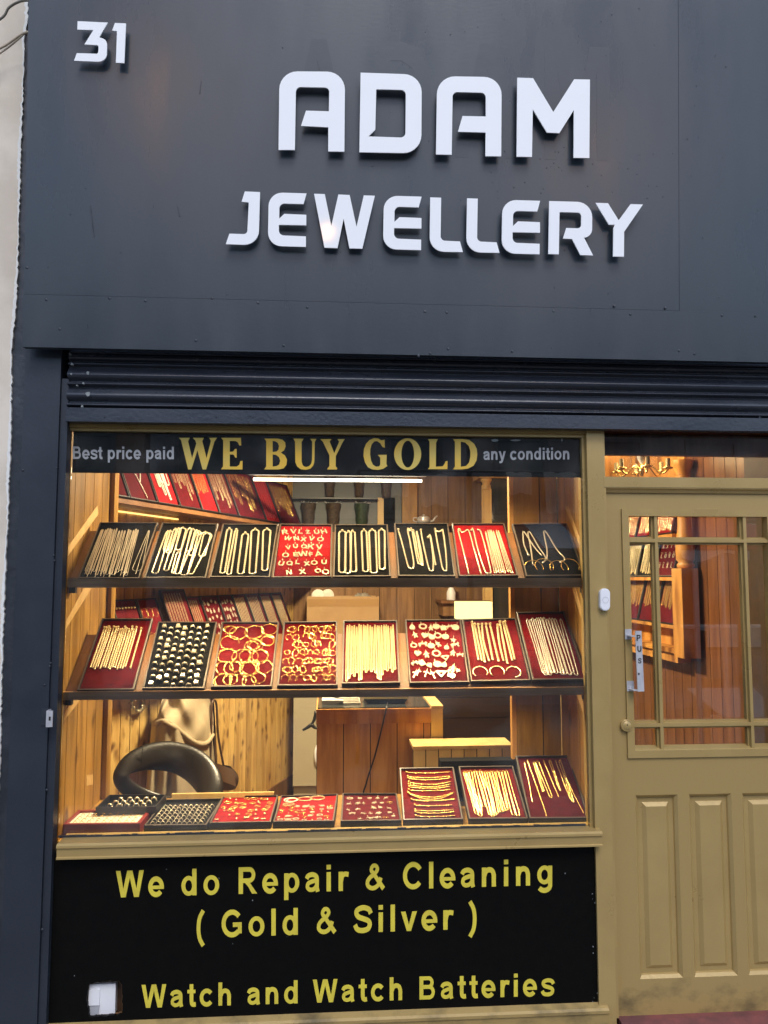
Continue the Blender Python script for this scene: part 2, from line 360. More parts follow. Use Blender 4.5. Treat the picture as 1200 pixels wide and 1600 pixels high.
M['gold'] = mat('gold_paint', (.41,.287,.11), .31, .2, (.45,.318,.125), 3.5, bump=.13, bscale=70, rvar=.06, bstretch=(1,1,.35))
M['gold_dirty'] = mat('gold_paint_scuffed', (.41,.287,.11), .34, .18, (.13,.10,.05), 9, (1,1,1.6), bump=.13, bscale=70, bstretch=(1,1,.35), vlo=.47, vhi=.78, zfade=(.06,.22))
M['blackboard'] = mat('black_gloss_board', (.0032,.0032,.003), .42, 0, (.0042,.004,.0036), 25, bump=.08, bscale=140, spec=.10)
M['black_film'] = mat('black_vinyl', (.004,.004,.0045), .4, spec=.1)
M['yellow'] = mat('yellow_vinyl', (.72,.60,.06), .5, 0, (.62,.51,.055), 14)
M['grey_letter'] = mat('silver_vinyl', (.36,.37,.38), .45)
M['goldleaf'] = mat('gold_vinyl', (.75,.46,.05), .38, .25, (.62,.47,.11), 5)
M['steel'] = mat('worn_steel', (.66,.66,.69), .36, .35, (.52,.52,.55), 18)
M['brass'] = mat('brass', (.75,.55,.22), .25, .9)
M['plastic_white'] = mat('white_plastic', (.80,.81,.84), .35)
M['plastic_grey'] = mat('grey_plastic', (.42,.43,.46), .4)
M['rubber'] = mat('black_plastic', (.012,.012,.012), .4)
M['red_step'] = mat('red_step_paint', (.21,.065,.06), .6, 0, (.13,.05,.05), 12, bump=.4, bscale=30)
M['hole_wood'] = mat('torn_board_edge', (.22,.12,.05), .9, 0, (.12,.06,.025), 30, bump=.6, bscale=60)
M['ply'] = knotty('varnished_cladding', (.38,.205,.044), (.22,.108,.020), (.10,.042,.010), .38, .20, kscale=7, thr=.10, stretch=(1,1,.5))
M['ply_pale'] = mat('unpainted_strip', (.62,.40,.15), .6, 0, (.52,.31,.10), 12)
M['pine'] = knotty('knotty_pine', (.70,.47,.16), (.46,.27,.075), (.15,.065,.018), kscale=16, thr=.20, stretch=(.35,1,.55))
M['pine_pale'] = knotty('pale_pine', (.60,.42,.17), (.50,.33,.12), (.30,.16,.05), kscale=5, thr=.08)
M['pine_orange'] = knotty('orange_pine', (.60,.30,.075), (.46,.20,.045), (.18,.06,.012), kscale=9, thr=.2, stretch=(1,1,.25))
M['shelf_edge'] = mat('dark_stained_edge', (.50,.27,.11), .42, 0, (.33,.17,.065), 6, (.5,6,6), bump=.1, bscale=40)
M['deck'] = mat('stained_deck', (.21,.095,.036), .45, 0, (.15,.064,.023), 6, (3,.5,.5), bump=.08, bscale=40)
M['brownwall'] = mat('dark_stained_boards', (.27,.145,.06), .38, 0, (.16,.08,.033), 5, (5,5,.4), bump=.12, bscale=30, bstretch=(1,1,.12), island=.18)
M['redboards'] = mat('red_brown_boards', (.20,.082,.030), .36, 0, (.125,.046,.017), 5, (5,5,.4), bump=.12, bscale=30, bstretch=(1,1,.12), island=.16)
M['darkboards'] = mat('dark_panel_boards', (.060,.030,.013), .5, 0, (.040,.020,.009), 5, (.4,5,5), island=.15)
M['counter'] = mat('counter_pine', (.56,.27,.078), .36, 0, (.38,.155,.04), 5, (4,4,.4), bump=.1, bscale=30, bstretch=(1,1,.12), island=.13)
M['tray_black'] = mat('black_leatherette', (.010,.009,.009), .42, bump=.2, bscale=300)
M['tray_edge'] = mat('tray_rim_highlight', (.11,.09,.078), .4, .2)  # paler than the tray sides: edge highlight put into the rim colour
M['velvet_red'] = mat('red_velvet', (.115,.0028,.006), .85, 0, (.08,.002,.004), 30, bump=.12, bscale=220, spec=.12)
M['velvet_bright'] = mat('scarlet_velvet', (.25,.006,.009), .85, 0, (.19,.0045,.007), 30, bump=.12, bscale=220, spec=.12)
M['velvet_dark'] = mat('maroon_velvet', (.085,.003,.007), .85, 0, (.062,.002,.005), 30, bump=.12, bscale=220, spec=.12)
M['velvet_black'] = mat('black_velvet', (.005,.005,.005), .8, bump=.12, bscale=220, spec=.1)
M['pad_white'] = mat('white_ring_pad', (.72,.66,.55), .8, bump=.2, bscale=90)
M['gold_jewel'] = mat('polished_gold', (.96,.64,.20), .25, .76)
M['gold_pale'] = mat('pale_gold', (.98,.83,.50), .24, .64)
M['silver_jewel'] = mat('white_gold', (.94,.90,.80), .22, .66)
M['cream_gold'] = mat('cream_gold', (.99,.91,.70), .22, .62)
M['pearl'] = mat('pearl', (.85,.80,.70), .25)
M['leather'] = mat('black_leather', (.011,.009,.0065), .36, 0, (.02,.015,.010), 8, bump=.25, bscale=120)
M['coat'] = mat('beige_cloth', (.46,.37,.235), .9, 0, (.40,.315,.195), 8, bump=.2, bscale=200)
M['bag'] = mat('brown_bag_leather', (.085,.042,.020), .5, 0, (.055,.027,.013), 14, bump=.3, bscale=60)
M['fridge'] = mat('cream_panel', (.42,.38,.27), .45)
M['card'] = mat('cardboard', (.42,.27,.13), .8, 0, (.38,.235,.11), 5)
M['paper'] = mat('white_paper', (.75,.72,.64), .8)
M['greywall'] = mat('slate_grey_panel', (.085,.096,.105), .5, 0, (.11,.12,.13), 4)
M['wicker'] = mat('brown_wicker', (.075,.05,.03), .7, 0, (.035,.024,.015), 40, bump=.8, bscale=70)
M['wicker_green'] = mat('green_wicker', (.030,.060,.028), .7, 0, (.012,.026,.012), 40, bump=.8, bscale=70)
M['mirror'] = mat('dark_glass', (.03,.033,.032), .06)
M['tin'] = mat('till_blue_grey', (.07,.085,.11), .4)
M['tile'] = mat('shop_floor_laminate', (.20,.11,.05), .4, 0, (.15,.08,.035), 4, (1,6,1))
M['ceil'] = mat('shop_ceiling_paint', (.60,.52,.42), .8)
M['glass'] = glass_mat('window_glass')
M['glass_door'] = glass_mat('door_glass', (.96,.97,.96), .022, 1.66)
# ================================================================== the street side
NF = V(0, math.cos(TILT), math.sin(TILT))        # inward normal of the leaning fascia
UF = V(0, -math.sin(TILT), math.cos(TILT))
F0 = P(600, 553, -.10)
def FAS(off):                                     # plane of the fascia, off metres towards the street
    p0 = F0-NF*off
    return lambda px, py: (PP(px, py, p0, NF), NF)
def PLANE(Y):
    return lambda px, py: (P(px, py, Y), V(0,1,0))
XR = 2.05                                         # the shopfront runs on past the right edge of the photo
xl = PP(37, 500, F0, NF).x
# --- fascia: upper panel, narrow right panel behind a seam, trim board, screws
fas = thing('shop_fascia', (.3, -.1, F0.z), 'dark navy painted board fascia leaning out above the roller shutter', 'fascia')
xs = PP(1061, 300, F0, NF).x
def fq(x, h, off):                                # fascia-plane point: x, height up the board, offset to the street
    return V(x, F0.y, F0.z)+UF*h-NF*off
h_seam = (PP(600, 474, F0, NF)-F0).dot(UF); h_bot = (PP(600, 554, F0, NF)-F0).dot(UF)
def slab(mb, x0, x1, h0, h1, off, th, mi=0):
    mb.hexa([fq(x0,h0,off),fq(x1,h0,off),fq(x1,h0,off-th),fq(x0,h0,off-th),fq(x0,h1,off),fq(x1,h1,off),fq(x1,h1,off-th),fq(x0,h1,off-th)], mi)
HT = 1.55
mb = MB(); slab(mb, xl, xs-.0012, h_seam+.001, HT, 0, .03)
old = text_mb('ADAM', (446,238), (962,252), 178, .585, FAS(.0005), .0003)
fp = mb.build('fascia_panel', M['navy'], fas)
old.build('painted_over_lettering', mat('navy_old_paint', (.032,.040,.050), .31, bump=.10, bscale=26), fas)
old2 = text_mb('E', (487,290), (503,291), 40, 1.0, FAS(.0005), .0004) if False else None
mb = MB(); slab(mb, xs+.0012, XR, h_seam+.001, HT, -.0025, .03); mb.build('fascia_panel', M['navy'], fas)
mb = MB(); slab(mb, xl-.002, XR, h_bot, h_seam-.001, .004, .034); mb.build('trim_board', M['navy'], fas)
mb = MB()
for px, py in [(72,468),(227,470),(331,466),(403,473),(664,487),(698,488),(865,486),(985,491),(1128,493),(1180,494),(93,514),(306,532),(654,556),(672,552),(700,545),(800,549),(1061,548),(1085,553),(171,466),(443,540),(42,418),(480,480),(1040,481),(960,478)]:
    q = PP(px, py, F0-NF*(.004 if py > 455 else 0), NF); mb = MB(); mb.lathe([(.0052,.002),(.0048,-.0015),(.001,-.0005)], q, NF, 8); mb.build('screw', M['navy_rough'], fas)
mb = MB(); random.seed(8)
for k in range(150):
    px, py = random.choice([(random.uniform(560,1190),random.uniform(5,470)),(random.uniform(60,1190),random.uniform(5,545)),(random.uniform(760,1060),random.uniform(230,320))])
    q = PP(px, py, F0-NF*(.0006 if py < 455 else .0046), NF); r = random.uniform(.0008,.0024); mb.lathe([(r,.0004),(r*.9,-r*.3),(r*.3,-r*.55)], q, NF, 6)
mb.build('paint_specks', M['navy'], fas)
mb = MB()
for a, b in [((141,322),(147,370)),((314,126),(312,146)),((277,320),(281,338)),((502,120),(496,95))]:
    p_, q_ = PP(*a, F0-NF*.001, NF), PP(*b, F0-NF*.001, NF); mb.bar(p_, q_, V(.0012,0,0), NF*.0012)
mb.build('scratches', M['navy_rough'], fas)
# --- raised letters
def letters(root, table, ox, oy, s):
    for name, loops in table:
        L = [[(ox+x/s, oy+y/s) for x, y in fillet(l)] for l in loops]
        mb = MB(); mb.solid(L, FAS(.034), .005); o = mb.build('letter', M['white'], root)
        for k in range(2):
            pass
num = thing('house_number', tuple(PP(155, 98, F0-NF*.03, NF)), 'white raised house number 31 at the fascia top left', 'house number')
letters(num, [('3', [[(212,130),(685,152),(548,380),(672,425,95),(668,768,130),(157,748),(200,630),(535,640,35),(540,505,30),(318,493),(460,268),(208,262)]]),
              ('1', [[(795,158),(968,165),(942,785),(810,780),(828,285),(752,278)]])], 100, 20, 10.0)
sign = thing('shop_sign', tuple(PP(690, 395, F0-NF*.03, NF)), 'large white raised shop name letters in two rows on the navy fascia', 'sign')
letters(sign, [('A', [[(70,665),(77,98,130),(550,102,130),(545,678),(428,676),(429,502),(232,492),(268,382),(433,387),(436,216,30),(196,211,35),(188,666)]]),
               ('D', [[(653,682),(662,108),(1103,123,130),(1100,690,130)],[(775,228),(988,233,35),(985,577,35),(718,568),(768,520)]])], 420, 90, 4.615)
letters(sign, [('A', [[(52,698),(60,133,130),(526,141,130),(522,712),(408,710),(410,540),(210,534),(243,421),(411,424),(411,253,35),(172,247,35),(165,700)]]),
               ('M', [[(633,714),(638,144),(752,148),(898,392),(1048,156),(1162,158),(1158,724),(1044,722),(1046,378),(942,544),(852,540),(750,372),(744,716)]])], 670, 90, 4.615)
Ef = lambda dx, dy: [(490+dx,78+dy),(282+dx,72+dy,75),(277+dx,367+dy,75),(487+dx,373+dy),(487+dx,315+dy),(338+dx,309+dy,28),(338+dx,251+dy),(489+dx,254+dy),(489+dx,196+dy),(368+dx,191+dy),(340+dx,217+dy),(341+dx,133+dy,28),(474+dx,137+dy)]
letters(sign, [('J', [[(45,358),(65,300),(163,303,20),(172,128),(132,124),(150,67),(234,71),(226,364,80)]]), ('E', [Ef(0,0)]),
               ('W', [[(532,80),(591,82),(627,258),(666,84),(728,87),(766,262),(806,89),(867,91),(798,383),(727,381),(695,218),(661,380),(589,377)]]),
               ('E', [Ef(635,18)])], 340, 280, 3.529)
letters(sign, [('L', [[(8,100),(68,102),(65,338,25),(172,343),(188,402),(4,398,80)]]), ('L', [[(211,105),(270,107),(266,343,25),(374,348),(390,406),(206,402,80)]]),
               ('E', [Ef(124,41)]),
               ('R', [[(664,120),(902,127,85),(900,318,55),(856,322),(906,420),(836,418),(790,329),(740,327),(758,269),(840,271,20),(841,184,20),(721,181),(717,414),(659,412)]]),
               ('Y', [[(919,130),(988,132),(1047,226),(1113,137),(1181,139),(1077,290),(1076,427),(1016,426),(1018,270),(1026,251),(993,250)]])], 670, 280, 3.529)
# --- roller shutter (rolled up): slats, bottom bar, paint chips
zt = F0.z-.012; sh = thing('roller_shutter', (.4, -.03, P(600,667,-.03).z), 'dark glossy roller shutter rolled up, its last slats showing above the window', 'shutter')
zz = lambda py, px=600: P(px, py, -.03).z
zb0 = zz(645.5); zb1 = zz(667)                     # bottom bar at mid photo
xL = P(104, 600, -.03).x
slats = MB(); prof = []
edges = [zz(557), zz(581.5), zz(591), zz(611.5), zz(622), zz(637.5), zz(645.5)]
def slat(zhi, zlo, dep):
    n = 8; n = 12; return [(-.020-dep*math.sin(math.pi*((k+.5)/n)**1.5), zhi+(zlo-zhi)*(k+.5)/n) for k in range(n)]
front = [(-.012, F0.z+.15), (-.016, F0.z+.02)]
front += slat(F0.z+.012, edges[0]-.012, .010)
front += [(-.017, edges[0]-.014)]+slat(edges[0]-.016, edges[1]+.001, .012)[2:6] if False else []
for a, b, d_ in [(zz(558),zz(572),.012),(zz(573),zz(580.5),.016),(zz(582),zz(602),.020),(zz(603.5),zz(611),.018),(zz(613),zz(633),.021),(zz(635),zz(643),.018)]:
    front += [(-.014, a+.0006)]+slat(a, b, d_)
front += [(-.016, zb0+.001)]
slats.profile_x(front+[(.004, zb0+.001), (.004, F0.z+.15)], xL+.004, XR, sm=True)
slats.build('slats', M['shutter'], sh)
mb = MB(); mb.box(xL+.006, XR, -.044, -.010, zb1, zb0); mb.box(xL+.006, XR, -.052, -.044, zb1, zb1+.006)
for px in (163, 338, 942, 1187): mb.lathe([(.004,0),(.003,-.002)], P(px, 652, -.044), V(0,1,0), 8)
mb.build('bottom_bar', M['shutter'], sh)
mb = MB(); random.seed(3)
for px, py, r in [(137,583,8),(111,584,4),(137,615,9),(109,553,4),(112,569,5),(130,599,4),(128,635,5),(120,602,3)]:
    r *= .5; n = 7; mb = MB(); mb.solid([[(px+r*(.4+.6*random.random())*math.cos(2*math.pi*k/n), py+r*1.1*(.4+.6*random.random())*math.sin(2*math.pi*k/n)) for k in range(n)]], PLANE(-.0425), .012); mb.build('paint_chip', M['chip'], sh)
# --- pilaster at the left with the shutter guide, and a bracket for the shutter lock
pil = thing('pilaster', (-1.1, -.05, 0), 'dark navy painted pilaster left of the window', 'pilaster')
zf = F0.z+.12
def leanx(px, Y, py=800): return P(px, py, Y).x
xa, xb, xc = leanx(29.5, -.035), leanx(86.8, -.035), leanx(101.6, -.016)
mb = MB(); mb.box(xa, xb, -.035, .12, 0, zf); mb.build('pilaster_board', M['navy_flat'], pil)
mb = MB(); mb.box(xb+.0015, xc, -.024, .02, 0, zz(600)); mb.build('shutter_guide', M['navy_flat'], pil)
mb = MB(); mb.box(leanx(-40,-.02), xa-.004, -.02, .12, 0, 4.2); mb.build('edge_board', M['navy_rough'], pil)
mb = MB()
for px, py in [(89,731),(84,868),(85,876),(79,1036),(78,1041),(73,1234),(66,1452),(70,1070),(36,735)]:
    q = P(px, py, -.035); mb.lathe([(.004,.001),(.003,-.003),(.001,-.004)], q, V(.1,1,.1), 7)
mb.build('paint_lumps', M['navy_rough'], pil)
br = thing('lock_bracket', tuple(P(78, 1132, -.035)), 'small worn metal shutter lock bracket on the navy pilaster', 'bracket')
q = P(76, 1120, -.035); k_ = 1/405.
MB().box(q.x-.024, q.x+.008, q.y-.004, q.y-.0005, q.z-.029, q.z+.029).build('plate', M['navy_rough'], br)
mb = MB(); mb.box(q.x+.006, q.x+.010, q.y-.042, q.y-.004, q.z-.028, q.z+.028)
mb.box(q.x+.010, q.x+.028, q.y-.042, q.y-.038, q.z-.028, q.z+.028); mb.build('lug', M['steel'], br)
mb = MB(); mb.box(q.x+.015, q.x+.022, q.y-.0425, q.y-.0415, q.z-.006, q.z+.008); mb.build('slot', M['rubber'], br)
# --- neighbour's plaster wall with a ragged edge, cable and cord
wl = thing('plaster_wall', (-1.6, -.05, 0), 'cream plastered wall of the neighbouring building at the far left', 'wall')
edge_px = [(44,-40),(44,0),(42,40),(38,60),(36,130),(32,250),(29,350),(27,430),(25,480),(22,505),(20,530),(17,555),(18,585),(16.5,640),(16,700),(13,760),(13,790),(11,830),(9,850),(8,900),(6,940),(6,960),(4,997),(3,1040),(1,1100),(0,1170),(-3,1250),(-6,1400),(-9,1620),(-13,1730)]
random.seed(11); ep = []
for (a, b), (c_, d_) in zip(edge_px, edge_px[1:]):
    n = max(2, int((d_-b)/4))
    for k in range(n): ep.append((a+(c_-a)*k/n+random.uniform(-1.1,1.1), b+(d_-b)*k/n))
mb = MB(); Lp = [(x, y) for x, y in ep]+[(-560,1730),(-560,-60)]
mb.solid([Lp], PLANE(-.031), .05); mb.build('plaster', M['plaster'], wl)
mb = MB()
ins = [(x-2.2-1.6*math.sin(i*.11)-1.2*random.random(), y) for i, (x, y) in enumerate(ep)]
mb.solid([[(x+.25, y) for x, y in ep]+ins[::-1]], PLANE(-.0314), .003); mb.build('bare_edge', M['plaster_edge'], wl)
def wire(pxs, Y, r, name, label):
    pts = catmull([P(px, py, y) for px, py, y in pxs], 8); mb = MB(); mb.tube(pts, r, 8)
    return tag(mb.build(name, M[Y]), label, 'cable')
M['cable_grey'] = mat('grey_cable', (.16,.145,.12), .6); M['cable_tan'] = mat('tan_cable', (.42,.35,.26), .6)
wire([(-60,60,-.09),(0,30,-.09),(14,12,-.10),(32,2,-.115),(50,1,-.13),(66,3,-.14),(90,-8,-.15)], 'cable_grey', .0045, 'cable', 'dark grey cable looping off the wall at the top left')
wire([(-50,118,-.085),(-10,82,-.085),(10,70,-.088),(30,56,-.10),(40,51,-.115),(52,50,-.128)], 'cable_tan', .0045, 'cable', 'tan cord on the cream wall, upper of two tan cords')
wire([(-50,112,-.08),(-8,88,-.08),(12,75,-.08),(28,62,-.095),(39,52,-.11)], 'cable_tan', .003, 'cable', 'thinner tan cord on the cream wall, just beneath the other')
wire([(48,2,-.13),(53,8,-.115),(56,14,-.11)], 'cable_grey', .002, 'cable', 'short dark cord end hanging from the grey cable loop')
mb = MB(); mb.lathe([(.001,-.026),(.02,-.024),(.026,-.01),(.026,.02),(.016,.03)], P(70,-3,-.15), V(1,0,.1), 12); tag(mb.build('cable_gland', M['rubber']), 'black cable gland at the fascia top left corner', 'cable gland')

# ================================================================== window, riser board, door
win = thing('shop_window', (0, 0, .8), 'gold framed shop window filled with trays of gold jewellery', 'window')
GZ0, GZ1 = P(500,1312,.02).z, P(500,668,.02).z
xm0, xm1 = leanx(917.5,.0), leanx(944.5,-.012)      # mullion
mb = MB(); mb.box(xc, xm0, .008, .05, P(500,678,.01).z, P(500,664,.01).z+.05); mb.box(xc, xm0, -.004, .008, P(500,672.5,0).z, P(500,664,.01).z+.05)
mb.build('top_rail', M['gold'], win)
ZD = P(975, 1588, 0).z                              # door step level
mb = MB(); mb.box(xm0, xm1, -.012, .10, ZD-.05, P(930,672,0).z+.04); mb.box(xm0-.012, xm0-.0005, .010, .05, GZ0, GZ1); mb.build('mullion', M['gold'], win)
# sill: sloped top and rounded nose
s_t, s_n, s_b = P(500,1300,.022).z, P(500,1311,-.05).z, P(500,1334,-.05).z
xsill0, xsill1 = leanx(88.0,-.05,1315), leanx(942,-.05,1310)
mb = MB(); mb.profile_x([(.06,s_t+.003),(.022,s_t),(-.042,s_n+.002),(-.050,s_n-.004),(-.050,s_n-.012),(-.044,s_n-.016),(-.042,s_b+.008),(-.047,s_b+.005),(-.047,s_b),(.06,s_b-.002)], xsill0, xsill1); mb.build('sill', M['gold'], win)
mb = MB(); mb.box(xc+.002, xm0-.002, .030, .0335, s_t+.001, GZ1); mb.build('glass', M['glass'], win)
mb = MB()
random.seed(5)
x = xc+.003
while x < xm0-.03:
    d_ = .012+.03*random.random(); mb.box(x, x+d_-.0004, .0225, .0295, s_t+.0005, s_t+.0045+.0035*random.random()); x += d_
mb.build('putty', M['navy_rough'], win)
# banner on the inside of the glass
ban = thing('window_banner', tuple(P(510,742,.036)), 'black WE BUY GOLD banner across the top of the window', 'banner')
BP = PLANE(.0295)
bz0, bz1 = P(510,742.5,.036).z, P(510,676,.036).z
mb = MB(); mb.box(xc+.004, leanx(915.5,.036,710), .0342, .0362, bz0, bz1); mb.build('banner_panel', M['black_film'], ban)
BP2 = PLANE(.0288)
text_mb('Best price paid', (112,717.0), (273,717.5), 19.5, .80, BP2, .0008).build('lettering', M['grey_letter'], ban)
text_mb('any condition', (754.5,718.6), (891,717.8), 18.6, .80, BP2, .0008).build('lettering', M['grey_letter'], ban)
def ell(cx, cy, rx, ry, n=32): return [(cx+rx*math.cos(2*math.pi*k/n), cy+ry*math.sin(2*math.pi*k/n)) for k in range(n)]
SER = [(275,675,10,[[[(45,90),(80,130),(190,585),(240,585),(335,285),(415,585),(470,585),(600,150),(640,90),(518,90),(545,140),(478,410),(410,140),(438,90),(262,90),(300,130),(318,180),(250,410),(188,140),(218,90)]],
  [[(705,90),(1015,90),(1018,210),(990,210),(965,160),(930,140),(840,140),(840,310),(895,305),(920,265),(948,262),(948,400),(925,398),(905,360),(890,350),(840,350),(840,540),(950,540),(990,510),(1005,455),(1040,450),(1038,585),(703,582),(735,540),(738,130)]]]),
 (400,675,8,[[[(102,82),(270,82),(330,95),(365,130),(370,180),(350,230),(310,258),(360,290),(388,345),(380,410),(345,455),(280,468),(102,468),(128,430),(128,110)],[(208,112),(240,115),(272,135),(288,175),(280,220),(255,245),(208,250)],[(208,280),(250,285),(288,315),(302,360),(290,405),(260,425),(208,432)]],
  [[(468,82),(595,84),(570,125),(570,370),(582,410),(600,430),(628,438),(665,425),(690,395),(700,350),(702,120),(678,85),(755,86),(735,125),(730,370),(715,420),(680,458),(625,472),(560,465),(515,430),(492,380),(488,120)]],
  [[(805,88),(942,88),(920,118),(978,265),(1040,120),(1018,88),(1110,88),(1085,125),(998,300),(996,430),(1015,450),(1012,468),(893,468),(893,455),(918,425),(918,290),(835,120)]]]),
 (555,675,6,[[[(275,72),(278,148),(255,140),(235,105),(205,85),(180,88),(155,115),(142,160),(140,210),(148,265),(165,305),(195,325),(225,322),(235,305),(235,240),(212,215),(296,213),(292,300),(302,318),(262,345),(215,355),(160,350),(120,330),(92,285),(78,225),(82,160),(102,110),(135,75),(175,58),(215,60),(245,78)]],
  [ell(492,207,127,149), ell(493,207,60,126)],
  [[(682,66),(776,66),(758,100),(756,325),(820,322),(840,295),(848,275),(866,272),(864,348),(682,348),(697,325),(697,90)]],
  [[(916,66),(1010,66),(1070,75),(1115,110),(1140,160),(1145,210),(1138,265),(1110,315),(1060,342),(1000,350),(916,350),(935,325),(935,90)],[(990,90),(1030,98),(1065,130),(1080,180),(1080,230),(1068,285),(1040,318),(990,326)]]])]
mb = MB()
for ox, oy, s_, glyphs in SER:
    for loops in glyphs: mb.solid([[(ox+x/s_, oy+y/s_) for x, y in l] for l in loops], BP2, .0008)
mb.build('lettering', M['goldleaf'], ban)
mb = MB()
for px, py, a, b in [(773,688,7,2.6),(806,688,9,1.6),(878,687,2,3.2),(907,707,1.2,7)]:
    mb.solid([[(px+a*math.cos(2*math.pi*k/9)*random.uniform(.6,1), py+b*math.sin(2*math.pi*k/9)*random.uniform(.6,1)) for k in range(9)]], BP2, .0005)
mb.build('pale_marks', M['chip'], ban)  # small irregular pale marks on the banner
# riser board
RY = 0.0; RP = PLANE(RY)
ris = thing('stall_riser', (0, RY, P(500,1592,RY).z), 'black board under the window lettered in yellow with repair and cleaning services', 'sign board')
random.seed(9)
hole = []
for a, b in [((140,1537),(152,1535)),((152,1535),(186,1532)),((186,1532),(191,1540)),((191,1540),(191,1586)),((191,1586),(140,1589)),((140,1589),(135,1560)),((135,1560),(140,1537))]:
    n = max(3, int(math.dist(a,b)/4))
    for k in range(n): hole.append((a[0]+(b[0]-a[0])*k/n+random.uniform(-1,1), a[1]+(b[1]-a[1])*k/n+random.uniform(-1,1)))
ol = [(70,1340),(943,1318),(955,1600),(40,1640)]
mb = MB(); mb.solid([ol, hole], RP, .012); mb.build('board', M['blackboard'], ris)
hcx, hcy = 163, 1561
mb = MB(); mb.solid([[(hcx+(x-hcx)*1.06, hcy+(y-hcy)*1.06) for x, y in hole], [(hcx+(x-hcx)*.985, hcy+(y-hcy)*.985) for x, y in hole]], PLANE(RY+.0122), .02); mb.build('torn_edge', M['hole_wood'], ris)
TP = PLANE(RY-.0010)
text_mb('We do Repair & Cleaning', (181,1402.5), (866,1382.5), 41.5, .80, TP).build('lettering', M['yellow'], ris)
text_mb('( Gold & Silver )', (304,1466), (748,1451), 42, .80, TP).build('lettering', M['yellow'], ris)
text_mb('Watch and Watch Batteries', (221,1575), (867,1555.5), 36, .82, TP).build('lettering', M['yellow'], ris)
mb = MB()
for k in range(20):
    px, py = random.choice([(random.uniform(925,936), random.uniform(1335,1580)), (random.uniform(95,930), random.uniform(1345,1575))]); r = random.uniform(.4,1.1)
    mb.solid([[(px+r*math.cos(2*math.pi*j/6)*random.uniform(.5,1), py+r*math.sin(2*math.pi*j/6)*random.uniform(.6,1.6)) for j in range(6)]], PLANE(RY-.0006), .0004)
mb.build('chipped_spots', M['chip'], ris)
mbx = thing('meter_box', tuple(P(163,1583,.05)), 'white junction box inside the torn hole in the black board', 'junction box')
q0, q1 = P(141,1545,.022), P(184,1582,.022)
MB().box(q0.x-.006, q1.x-.010, .022, .075, q1.z-.004, q0.z+.014).build('case', M['plastic_white'], mbx)
qa, qb = P(139,1547,.014), P(155,1571,.014)
MB().box(qa.x, qb.x, .014, .0215, qb.z, qa.z).build('cover', M['plastic_white'], mbx)
mb = MB(); mb.quadbox([P(139,1572,.0165),P(155,1572,.0165),P(153,1588,.0165),P(140,1588,.0165)], V(0,.004,0)); mb.build('cable_clip', M['plastic_grey'], mbx)
mb = MB(); mb.box(P(160,0,.022).x, P(172,0,.022).x, .0212, .0218, P(170,1580,.022).z, P(170,1578,.022).z); mb.build('label_strip', M['plastic_grey'], mbx)
# bottom rail of the window bay
rb_t, rb_b = P(500,1592,-.02).z, P(500,1612,-.02).z
mb = MB(); mb.profile_x([(.04,rb_t+.012),(0.0,rb_t+.010),(-.022,rb_t),(-.030,rb_t-.006),(-.030,rb_t-.016),(-.024,rb_t-.02),(-.024,ZD-.20),(.04,ZD-.20)], xc, leanx(951,-.02,1590)); mb.build('bottom_rail', M['gold_dirty'], win)

# --- door frame: transom, head reveal, fanlight
dfm = thing('door_frame', (1.4, 0, ZD), 'gold painted door frame with a narrow fanlight above the door', 'door frame')
z = lambda py, Y=-.012: P(1080, py, Y).z
XD1 = leanx(1238, 0)                                # right jamb
mb = MB(); mb.box(xm1+.0005, XD1, -.012, .06, z(762), z(746)); mb.build('transom', M['gold'], dfm)
mb = MB(); mb.profile_x([(-.010,z(762)-.0005),(-.010,z(763.5)),(-.002,z(766)),(.004,z(770)),(.05,z(770)),(.05,z(762)-.0005)], xm1+.010, XD1); mb.build('head_mould', M['gold'], dfm)
mb = MB(); mb.box(xm1+.0005, xm1+.009, -.010, .05, ZD, z(762)-.0005); mb.build('jamb_bead', M['gold'], dfm)
mb = MB(); mb.box(xm1+.0005, xm1+.008, -.008, .03, z(745.5), z(672)); mb.build('fanlight_bead', M['gold'], dfm)
mb = MB(); mb.box(XD1, XD1+.075, -.012, .10, ZD-.05, z(672)+.04); mb.build('jamb', M['gold'], dfm)
mb = MB(); mb.box(xm1+.009, XD1, .030, .034, z(745.5), z(672)+.03); mb.build('fanlight_glass', M['glass_door'], dfm)
# --- door leaf
door = thing('shop_door', (1.4, .03, ZD), 'gold painted half glazed shop door with small panes and three lower panels', 'door')
DY = .012                                           # face of the leaf
zd = lambda py: P(1080, py, DY).z
xd = lambda px, py=1180: P(px, py, DY).x
dx0 = xm1+.0105; dx1 = XD1-.004
gx0, gx1 = xd(986.5,1000), xd(1205,1000)            # glazed opening
gz0, gz1 = zd(1171), zd(807)
mb = MB()
mb.box(dx0, gx0-.028, DY, DY+.04, zd(1584), zd(771)); mb.box(gx1+.028, dx1, DY, DY+.04, zd(1584), zd(771))
mb.box(gx0-.028, gx1+.028, DY, DY+.04, gz1+.0265, zd(771))                                                # top rail
pz1, pz0 = zd(1241), zd(1527)
mb.box(gx0-.028, gx1+.028, DY, DY+.04, pz1, gz0-.0265)                                                   # lock rail
mb.box(gx0-.028, gx1+.028, DY, DY+.04, zd(1584), pz0)
px0 = [(xd(992.5,1240), xd(1058.5,1240)), (xd(1076,1240), xd(1142.5,1240)), (xd(1159.5,1240), xd(1226,1240))]
xcur = gx0-.028
for a, b in px0:
    if a > xcur: mb.box(xcur, a, DY, DY+.04, pz0, pz1)
    xcur = b
if xcur < gx1+.028: mb.box(xcur, gx1+.028, DY, DY+.04, pz0, pz1)
mb.build('door_leaf', M['gold_dirty'], door)
